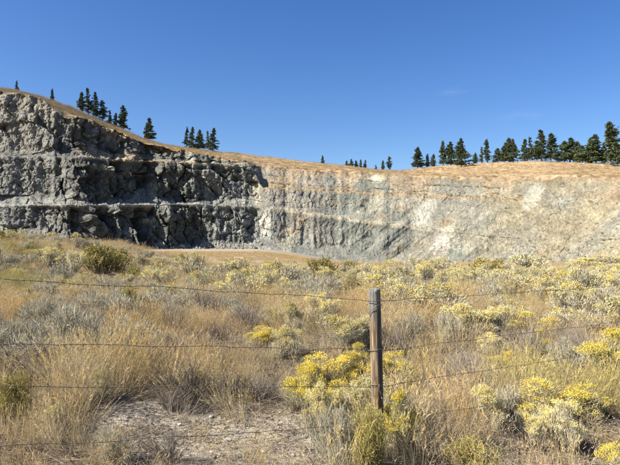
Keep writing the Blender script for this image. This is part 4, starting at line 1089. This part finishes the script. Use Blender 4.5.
for _ in range(260):
    px = rs.uniform(500, 640); k = rs.uniform(1.2, 8.8)
    if vnoise(np.array([px * .05]), np.array([k * .8]), seed=77)[0] > .1: P_.append(wall_pt(px, k)); T_.append(rs.uniform(.3, .8))
P_, T_ = np.array(P_), np.array(T_); npt = len(P_)
HG, HS = [], []
for _ in range(15000):
    px, t = rs.uniform(-150, 770), rs.uniform(.03, 1.12)
    HG.append(hill_pt(px, t)); HS.append(rs.uniform(.5, 1.2))
HG, HS = np.array(HG), np.array(HS)
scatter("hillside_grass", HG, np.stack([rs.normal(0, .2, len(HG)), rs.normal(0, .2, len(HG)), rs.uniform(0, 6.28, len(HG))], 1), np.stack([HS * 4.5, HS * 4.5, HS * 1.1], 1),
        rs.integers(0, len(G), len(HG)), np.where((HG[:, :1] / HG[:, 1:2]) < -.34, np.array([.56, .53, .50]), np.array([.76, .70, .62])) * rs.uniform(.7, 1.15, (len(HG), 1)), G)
scatter("hillside_scrub", P_, np.stack([rs.normal(0, .1, npt), rs.normal(0, .1, npt), rs.uniform(0, 6.28, npt)], 1), np.stack([T_ * 1.3, T_ * 1.3, T_], 1),
        rs.integers(0, 3, npt), np.ones((npt, 3)) * rs.uniform(.75, 1.1, (npt, 1)), SCR)

# ------------------------------------------------------------------ conifers along the ridge
def conifer_meshes(seed, slim=1.0, sparse=1.0, lean=0.0, flat=False):
    """unit-height conifer: trunk with limbs, and a crown of drooping needle sprays"""
    rng = np.random.default_rng(seed)
    tr, cr = Soup(), Soup()
    zz = np.linspace(0, 1, 14)
    bx = lean * zz ** 2 + .012 * np.sin(zz * 7 + seed); by = .012 * np.cos(zz * 6 + seed * 2)
    tube(tr, np.stack([bx, by, zz - .02], 1), .021 * (1 - zz) + .0022, (.16, .12, .09), 7)
    H = 0.10 + .86 * np.sort(rng.uniform(0, 1, int(205 * sparse))) ** .92
    for h in H:
        t = (h - .06) / .94
        prof = (np.minimum(1, (t + .10) * 4.2)) * (1 - t) ** .80 * .27 * slim
        if flat: prof = np.minimum(1, (t + .1) * 3) * (1 - t ** 2.4) * .19 * slim
        a = rng.uniform(0, 6.28)
        lump = 1 + .55 * vnoise(np.array([h * 5.0 + math.cos(a) * 1.1]), np.array([math.sin(a) * 1.1 + seed]), seed=seed)[0]
        l = max(prof * lump * rng.uniform(.45, 1.3), .012)
        if rng.uniform() < .14: l *= .4
        d = np.array([math.cos(a), math.sin(a), rng.uniform(-.28, .10) + .75 * max(t - .62, 0)])
        o = np.array([np.interp(h, zz, bx), np.interp(h, zz, by), h])
        q = np.linspace(0, 1, 4)
        limb = o + q[:, None] * d * l + np.array([0, 0, .10]) * (q ** 2)[:, None] * l
        tube(tr, limb, .0045 * (1 - t) * (1 - .8 * q) + .0008, (.15, .12, .09), 3)
        k = max(7, int(12 + 90 * l))
        u = rng.uniform(.18, 1, k) ** .8
        P = o + u[:, None] * d * l + np.array([0, 0, .10]) * (u ** 2)[:, None] * l + rng.normal(0, .011, (k, 3))
        sd = rng.normal(0, .8, (k, 1)) * np.array([[-math.sin(a), math.cos(a), 0]])
        D = np.tile(d * .9, (k, 1)) + sd + rng.normal(0, .42, (k, 3)) + [0, 0, -.10]
        C = lerp(np.array([.055, .072, .034]), np.array([.14, .16, .075]), rng.uniform(0, 1, (k, 1)) ** 1.4)
        ribbons(cr, P, D, rng.uniform(.5, 1.2, k) * (.030 + .16 * l), rng.uniform(.014, .030, k), C, rng, nseg=2, bend=.18, tip=.25)
    k = 16                                           # the leader
    ribbons(cr, np.stack([np.full(k, bx[-1]), np.full(k, by[-1]), rng.uniform(.90, .985, k)], 1), rng.normal(0, .55, (k, 3)) + [0, 0, 1.0], .032, .008, np.tile([.05, .07, .03], (k, 1)), rng, nseg=1)
    return tr.mesh("conifer_trunk", M_BARK), cr.mesh("conifer_crown", M_NEEDLE)
CON = [conifer_meshes(401), conifer_meshes(402, .85, .85), conifer_meshes(403, .7, .62, .02), conifer_meshes(404, 1.15, 1.1), conifer_meshes(405, 1.0, .9, .0, True), conifer_meshes(406, .8, 1.0, -.03), conifer_meshes(407, .62, .5, .05), conifer_meshes(408, .9, .75, .03), conifer_meshes(409, 1.05, .7, -.02, True), conifer_meshes(410, .75, .85, .04), conifer_meshes(411, 1.1, .95, .02)]
ALT = {0: (0, 7, 10), 1: (1, 9), 2: (2, 9), 3: (3, 10, 8), 4: (4, 8), 5: (5, 7, 9), 6: (6,)}
TREES = [  # px, top y, foot y, t on the hill, variant, label
 (15.5, 79.5, 90, 1.02, 1, "tiny conifer alone on the highest crest of the ridge above the lit cliff"),
 (51.3, 88, 100, 1.02, 0, "small conifer standing alone below the highest crest"),
 (80.5, 91, 111, .99, 4, "bushy conifer opening the tall group on the sloping ridge, nearest the crest"),
 (87.5, 86.5, 113, 1.03, 6, "thin see-through conifer rising out of the group on the sloping ridge"),
 (94.5, 91, 117, 1.0, 5, "tall dark conifer in the middle of the group on the sloping ridge"),
 (101.5, 99, 120, .97, 3, "broad dark conifer filling the middle of the group on the sloping ridge"),
 (109.3, 109.5, 122, 1.02, 1, "short slender conifer between the broad dark one and the lower pair on the slope"),
 (114.5, 112, 124, 1.04, 2, "thin short conifer just uphill of the tall one ending the group"),
 (122, 104.5, 129, .98, 0, "tall full conifer ending the group at its downhill side"),
 (147.8, 117, 138.5, .97, 0, "single full conifer standing apart midway down the ridge"),
 (186, 126, 147, 1.0, 2, "slim conifer first of the five tight ones at the foot of the ridge"),
 (191, 126, 148, .96, 5, "slim dark conifer touching the first of the five"),
 (199.8, 129, 150, .95, 0, "middle conifer of the five at the foot of the ridge"),
 (207.5, 131, 151.5, .98, 6, "sparse pale conifer of the five, next to the tallest leaner"),
 (212, 128.5, 152.5, .93, 5, "leaning conifer last of the five at the foot of the ridge"),
 (322, 155, 162, 1.0, 0, "tiny rounded conifer alone on the long straw crest"),
 (346.5, 160, 166, 1.06, 4, "squat distant conifer starting the low row on the straw crest"),
 (351, 158.5, 166.5, 1.06, 0, "pointed distant conifer second in the low row on the straw crest"),
 (356, 160, 167, 1.06, 4, "rounded distant conifer in the middle of the low row on the straw crest"),
 (361, 159, 167.5, 1.06, 1, "distant conifer fourth in the low row on the straw crest"),
 (365, 159.5, 168, 1.05, 3, "distant conifer ending the low row on the straw crest"),
 (375.5, 164.5, 169.5, 1.06, 4, "lowest conifer, a dark tuft beside the distant pair"),
 (382.5, 160, 170.5, 1.02, 0, "smaller conifer of the distant pair in the dip of the skyline"),
 (389.2, 156.5, 171, 1.0, 3, "larger conifer of the distant pair in the dip of the skyline"),
 (417.5, 146.5, 168.5, .98, 0, "wide-skirted conifer first past the dip in the skyline"),
 (428, 153.5, 167.5, 1.02, 5, "short conifer behind the wide-skirted one"),
 (433, 153.5, 167, 1.04, 4, "short rounded conifer between the wide-skirted one and the dark pair"),
 (443.5, 141, 166, 1.0, 5, "dark tall conifer, uphill one of the dense pair"),
 (450.5, 141, 165.5, 1.02, 3, "dark broad conifer, second of the dense pair"),
 (461.3, 139.5, 169, .80, 0, "shapely conifer standing forward on the straw slope with its whole foot showing"),
 (475.5, 153, 165, 1.03, 4, "low bushy conifer behind the straw knoll"),
 (481.5, 147, 164.5, 1.03, 6, "thin grey-green conifer beside the leaning twin top"),
 (487.5, 139, 164, 1.02, 2, "tall thin-topped conifer leaning slightly over the knoll"),
 (497.5, 149, 164, 1.02, 3, "low spreading conifer starting the long grove on the knoll"),
 (504.5, 146, 163.5, 1.03, 4, "bushy conifer in the shade of two taller ones on the knoll"),
 (508.5, 137.5, 163, 1.02, 1, "tall conifer with ragged top in the grove's first cluster"),
 (514, 138, 162.5, 1.04, 5, "straight dark conifer last in the grove's first cluster"),
 (524, 138.5, 162, 1.03, 2, "sparse conifer showing sky through it, first of a slender pair"),
 (530.5, 136, 161.5, 1.04, 6, "sparse conifer with a taller top, second of a slender pair"),
 (537, 141, 162, 1.0, 4, "rounded conifer leaning on the tallest middle one of the grove"),
 (542, 129.5, 162, .99, 0, "tallest conifer in the middle of the grove"),
 (551, 133, 162, 1.0, 5, "second tall conifer beside the tallest middle one"),
 (564.5, 141, 163, .99, 3, "wide dark conifer after the gap in the grove"),
 (570.5, 138.5, 163.5, 1.01, 1, "pointed conifer in the wide dark clump"),
 (577.5, 142.5, 164, 1.0, 4, "lighter green rounded conifer in the wide dark clump"),
 (583, 147, 164.5, .97, 4, "low yellowish conifer between the dark clump and the bushy pair"),
 (589.5, 140, 165, .95, 3, "broad bushy conifer beside the tallest one at the picture's end"),
 (596, 135.5, 165, .97, 0, "full conifer just beside the tallest one at the picture's end"),
 (604, 147, 165, 1.0, 4, "low dark conifer tucked against the tallest trunk"),
 (611, 121, 164.5, .95, 2, "tallest conifer of all, with a bent top, at the picture's end"),
 (617.5, 141, 166, .93, 3, "dark conifer cut by the picture's edge behind the tallest one"),
]
for k, (px, yt, yf, t, v_, lab) in enumerate(TREES):
    p = hill_pt(px, t)
    d = p[1]
    h = max((yf - yt) / FPX * d, (elev(yt, d) - p[2]))
    root = empty("conifer", (p[0], p[1], p[2] - .15), RNG.uniform(0, 6.28))
    wv = RNG.uniform(.85, 1.2) * (1.32 if px > 545 else 1.12 if px > 490 else .98)
    root.scale = (h * wv, h * wv, h + .15)
    tag(root, lab, "tree", "conifers along the ridge")
    v_ = ALT[v_][k % len(ALT[v_])]
    link("trunk", CON[v_][0], root)
    cr_ = link("crown", CON[v_][1], root)

# boulders and scree of the quarry
BOULD = [(88, 1.15, 1.55, (.27, .255, .215), "pale upright boulder lodged in the dark bay of the lower face"),
         (79, 0.7, .8, (.2, .26, .23), "grey boulder at the foot of the dark bay"),
         (97, .6, .7, (.22, .21, .18), "grey boulder on the scree just past the dark bay")]
for k, (px, kk_, r_, cc, lab) in enumerate(BOULD):
    p = wall_pt(px, kk_)
    o = link("boulder", stone_mesh("boulder", 90 + k, cc, M_BOULDER, 3, (.8, .8, 1)), None, (p[0] - .3, p[1] - 1.6, p[2] + r_ * .55), k * 1.3, (r_, r_, r_))
    tag(o, lab, "boulder")
RB = [stone_mesh("rubble_piece", 110 + k, cc, M_STONE, 1, (1, .8, .7)) for k, cc in enumerate([(.17, .165, .145), (.14, .135, .125), (.21, .20, .17), (.27, .25, .20), (.33, .30, .23), (.24, .235, .20)])]
P_, T_ = [], []
for _ in range(2600):
    px = rs.uniform(-100, 470); kk_ = rs.choice([.2, .5, .9, 1.2, 3.2, 3.6, 3.9, 4.2, 4.6, 6.4, 7.2])
    P_.append(wall_pt(px, kk_)); T_.append(.06 + .34 * rs.uniform() ** 5)
nrub = len(P_)
for _ in range(1500):                               # fallen blocks heaped along the toe
    px, kk_ = rs.uniform(-60, 265), rs.uniform(.95, 1.9)
    j = int(np.clip(np.searchsorted(qx, px), 1, nq - 1)); i = int(np.searchsorted(np.array(rk), kk_))
    q_ = V[i, j].copy(); q_[1] -= rs.uniform(0, 1.5) * (kk_ < 1.3)
    P_.append(q_); T_.append(.08 + .6 * rs.uniform() ** 6)
nrub = len(P_)
for _ in range(6500):
    px, kk_ = rs.uniform(255, 660), rs.uniform(.1, 8.8)
    if vnoise(np.array([px * .04 + kk_ * .5]), np.array([kk_ * .35 - px * .02]), seed=79)[0] < rs.uniform(-.5, .5): continue
    j = int(np.clip(np.searchsorted(qx, px), 1, nq - 1)); i = int(np.searchsorted(np.array(rk), kk_))
    P_.append(V[min(i, len(V) - 1), j]); T_.append(.05 + .42 * rs.uniform() ** 7)
P_, T_ = np.array(P_), np.array(T_); npt = len(P_)
rubt = np.ones((npt, 3)); rubt[nrub:] = np.array([1.55, 1.5, 1.35]) * rs.uniform(.75, 1.15, (npt - nrub, 1))
scatter("quarry_rubble", P_, rs.uniform(0, 6.28, (npt, 3)), np.stack([T_, T_, T_], 1), np.where(np.arange(npt) < nrub, rs.integers(0, 3, npt), rs.integers(3, 6, npt)), rubt, RB)

# ------------------------------------------------------------------ the barbed wire fence
m, N, K = new_mat("weathered_post_wood")
out = N.new("ShaderNodeOutputMaterial"); p_ = N.new("ShaderNodeBsdfPrincipled"); p_.inputs["Roughness"].default_value = .9
p_.inputs["Specular IOR Level"].default_value = .15
tcn = N.new("ShaderNodeTexCoord"); mp = N.new("ShaderNodeMapping"); mp.inputs["Scale"].default_value = (60, 60, 3.5)
n1_ = N.new("ShaderNodeTexNoise"); n1_.inputs["Scale"].default_value = 1; n1_.inputs["Detail"].default_value = 6
rp = N.new("ShaderNodeValToRGB")
rp.color_ramp.elements[0].position, rp.color_ramp.elements[1].position = .3, .72
rp.color_ramp.elements[0].color = (.45, .43, .42, 1); rp.color_ramp.elements[1].color = (1.25, 1.22, 1.18, 1)
at = N.new("ShaderNodeAttribute"); at.attribute_name = "tint"
mu = N.new("ShaderNodeMixRGB"); mu.blend_type = 'MULTIPLY'; mu.inputs["Fac"].default_value = 1
bp_ = N.new("ShaderNodeBump"); bp_.inputs["Strength"].default_value = .8; bp_.inputs["Distance"].default_value = .004
K.new(tcn.outputs["Object"], mp.inputs[0]); K.new(mp.outputs[0], n1_.inputs["Vector"]); K.new(n1_.outputs["Fac"], rp.inputs[0])
K.new(at.outputs["Color"], mu.inputs["Color1"]); K.new(rp.outputs[0], mu.inputs["Color2"]); K.new(mu.outputs[0], p_.inputs["Base Color"])
K.new(n1_.outputs["Fac"], bp_.inputs["Height"]); K.new(bp_.outputs[0], p_.inputs["Normal"]); K.new(p_.outputs[0], out.inputs[0])
M_POST = m
m, N, K = new_mat("rusty_wire")
out = N.new("ShaderNodeOutputMaterial"); p_ = N.new("ShaderNodeBsdfPrincipled")
p_.inputs["Roughness"].default_value = .55; p_.inputs["Metallic"].default_value = .5; p_.inputs["Base Color"].default_value = (.16, .135, .115, 1)
K.new(p_.outputs[0], out.inputs[0])
M_WIRE = m

fence = empty("barbed_wire_fence", (.48, 4.2, gz(.48, 4.2)))
tag(fence, "old four-strand barbed wire fence on a weathered round post, crossing the dry brush", "fence")
F0 = Vector((.48, 4.2, gz(.48, 4.2)))
def post_mesh(seed):
    rng = np.random.default_rng(seed)
    ns, nr_ = 40, 90
    zz = np.concatenate([np.linspace(-.25, 1.245, nr_ - 4), [1.252, 1.256, 1.258, 1.259]])
    rr = np.concatenate([np.full(nr_ - 4, 1.0), [.93, .75, .45, .02]])
    th = np.arange(ns) * 2 * np.pi / ns
    T, Zp = np.meshgrid(th, zz)
    R_ = .0435 * (1 + .05 * (1 - Zp / 1.25)) * rr[:, None]
    R_ = R_ * (1 + .035 * vnoise(np.cos(T) * 1.6, np.sin(T) * 1.6, Zp * 2.5, seed=seed))
    groove = vnoise(np.cos(T) * 7, np.sin(T) * 7, Zp * .9, seed=seed + 1)
    R_ = R_ - .0055 * sstep(.35, .75, groove) - .006 * sstep(.06, 0, np.abs(T - 4.95 - .12 * np.sin(Zp * 3.0))) * sstep(.2, .5, Zp)
    vx = R_ * np.cos(T) + .012 * (1.25 - Zp) + .006 * np.sin(Zp * 3.1)
    vy = R_ * np.sin(T)
    vz = Zp + (.006 * np.cos(T - .6) + .004 * vnoise(np.cos(T) * 3, np.sin(T) * 3, seed=seed)) * (Zp > 1.2)
    col = np.zeros(T.shape + (3,)) + np.array([.145, .135, .12])
    g = vnoise(np.cos(T) * 3, np.sin(T) * 3, Zp * 4, seed=seed + 3)
    col = mixc(col, [.085, .078, .068], sstep(0, .6, g) * .7)
    col = mixc(col, [.05, .045, .04], sstep(.30, .6, groove) * .75)
    # the old bark-stained side, orange-brown with pale scars, and grey-green lichen by the top
    side = sstep(.25, .8, np.cos(T - 3.75)) * sstep(1.13, .95, Zp)
    col = mixc(col, [.20, .12, .05], side * (0.45 + .35 * g))
    col = mixc(col, [.36, .27, .14], side * sstep(.35, .6, vnoise(np.cos(T) * 4, np.sin(T) * 4, Zp * 9, seed=seed + 5)) * .8)
    col = mixc(col, [.20, .20, .18], sstep(1.06, 1.2, Zp) * .7)
    col = mixc(col, [.10, .09, .075], sstep(.45, .1, Zp) * .5)
    return mesh_np("fence_post", np.stack([vx, vy, vz], -1).reshape(-1, 3), [np.concatenate([grid_faces(nr_, ns), np.stack([np.arange(nr_ - 1) * ns + ns - 1, np.arange(nr_ - 1) * ns, (np.arange(nr_ - 1) + 1) * ns, (np.arange(nr_ - 1) + 1) * ns + ns - 1], 1)])], col.reshape(-1, 3), M_POST, True)
WH = [1.17, .81, .55, .28]                          # wire heights at the post
along = Vector((2.8, 1.9, 0)).normalized()
posts = {0.0: Vector((.48, 4.2, F0.z)), 5.0: None, -4.2: None}
for s_ in (5.0, -4.2):
    q = Vector((.48, 4.2, 0)) + along * s_
    posts[s_] = Vector((q.x, q.y, gz(q.x, q.y)))
# strand ends follow the rising bank on one side and the falling ground on the other
rise = {0.0: [0, 0, 0, 0], 5.0: [-.04, -.07, -.13, -.15], -4.2: [.40, .52, .63, .62]}
for s_, pp in posts.items():
    po = link("fence_post", post_mesh(501 + int(s_)), fence, pp - F0, 0 if s_ == 0 else 2.1 * s_)
    if s_ == 0:
        for k, wh in enumerate(WH):                  # a tie of plain wire round the post at each strand
            tie = Soup(); th = np.linspace(0, 2 * np.pi * 1.15, 40); r_ = .0515
            cx0 = .012 * (1.25 - wh) + .006 * math.sin(wh * 3.1)
            pts = np.stack([cx0 + r_ * np.cos(th), r_ * np.sin(th), wh + .012 * np.sin(th * 1.3 + k) + (.0 if k else .0)], 1)
            tube(tie, pts, .0022, (1, 1, 1), 5)
            if k == 0:                               # the loose loop hanging below the top strand
                t_ = np.linspace(0, 1, 24)
                a_ = lerp(3.6, 6.0, t_)
                tube(tie, np.stack([cx0 + .054 * np.cos(a_), .054 * np.sin(a_), wh - .10 + .075 * np.sin(t_ * 2.2)], 1), .0024, (1, 1, 1), 5)
            if k == 2:
                t_ = np.linspace(0, 1, 16)
                tube(tie, np.stack([cx0 + .046 + .02 * np.sin(t_ * 3.1), -.03 - .01 * t_, wh + .05 - .11 * t_], 1), .002, (1, 1, 1), 5)
            link("wire_tie", tie.mesh("wire_tie", M_WIRE, True), po)
rw_ = np.random.default_rng(77)
for k, wh in enumerate(WH):
    wr, bb = Soup(), Soup()
    ss = np.arange(-4.2, 5.0001, .016)
    ct = np.interp(ss, [-4.2, 0, 5.0], [rise[-4.2][k], 0, rise[5.0][k]])
    sag = np.where(ss < 0, (ss / -4.2) * (1 + ss / 4.2), (ss / 5.0) * (1 - ss / 5.0)) * -4 * np.where(ss < 0, (-.02, .0, .015, .03)[k], (.012, .015, .012, .03)[k])
    kink = .006 * vnoise(ss * 3.0, ss * 0 + k, seed=55) + .004 * vnoise(ss * 11.0, ss * 0 + k, seed=56)
    off = -.050
    base = np.stack([.48 + along.x * ss + along.y * -off * 1.0, 4.2 + along.y * ss - along.x * -off * 1.0, F0.z + wh + ct + sag + kink], 1) - np.array(F0)
    nrm = np.array([-along.y, along.x, 0])
    for ph in (0, np.pi):
        a_ = ss / .075 * 2 * np.pi + ph
        pts = base + nrm * (np.cos(a_) * .0013)[:, None] + np.array([0, 0, 1]) * (np.sin(a_) * .0013)[:, None]
        tube(wr, pts, .00115, (1, 1, 1), 4)
    wo = link("wire", wr.mesh("wire", M_WIRE, True), fence)
    for s_ in np.arange(-4.1 + .03 * k, 4.95, .125):
        j = int(np.clip(np.searchsorted(ss, s_), 1, len(ss) - 1)); c0 = base[j]
        a0 = rw_.uniform(0, 6.28)
        for q in range(2):                            # a two-point barb: a wrap and two cut ends
            d_ = nrm * math.cos(a0 + q * 1.5) + np.array([0, 0, 1]) * math.sin(a0 + q * 1.5)
            ax_ = np.array([along.x, along.y, 0]) * .006 * (1 - 2 * q)
            tube(bb, np.stack([c0 + ax_ - d_ * .013, c0 + ax_ * .3, c0 + ax_ + d_ * .013]), .0010, (1, 1, 1), 4)
        th = np.linspace(0, 4 * np.pi, 17)
        tube(bb, c0 + np.outer(np.cos(th) * .0034, nrm) + np.outer(np.sin(th) * .0034, [0, 0, 1]) + np.outer((th / 12.6 - .5) * .012, [along.x, along.y, 0]), .0011, (1, 1, 1), 4)
    bo = link("barb", bb.mesh("barb", M_WIRE, True), wo); bo["kind"] = "stuff"
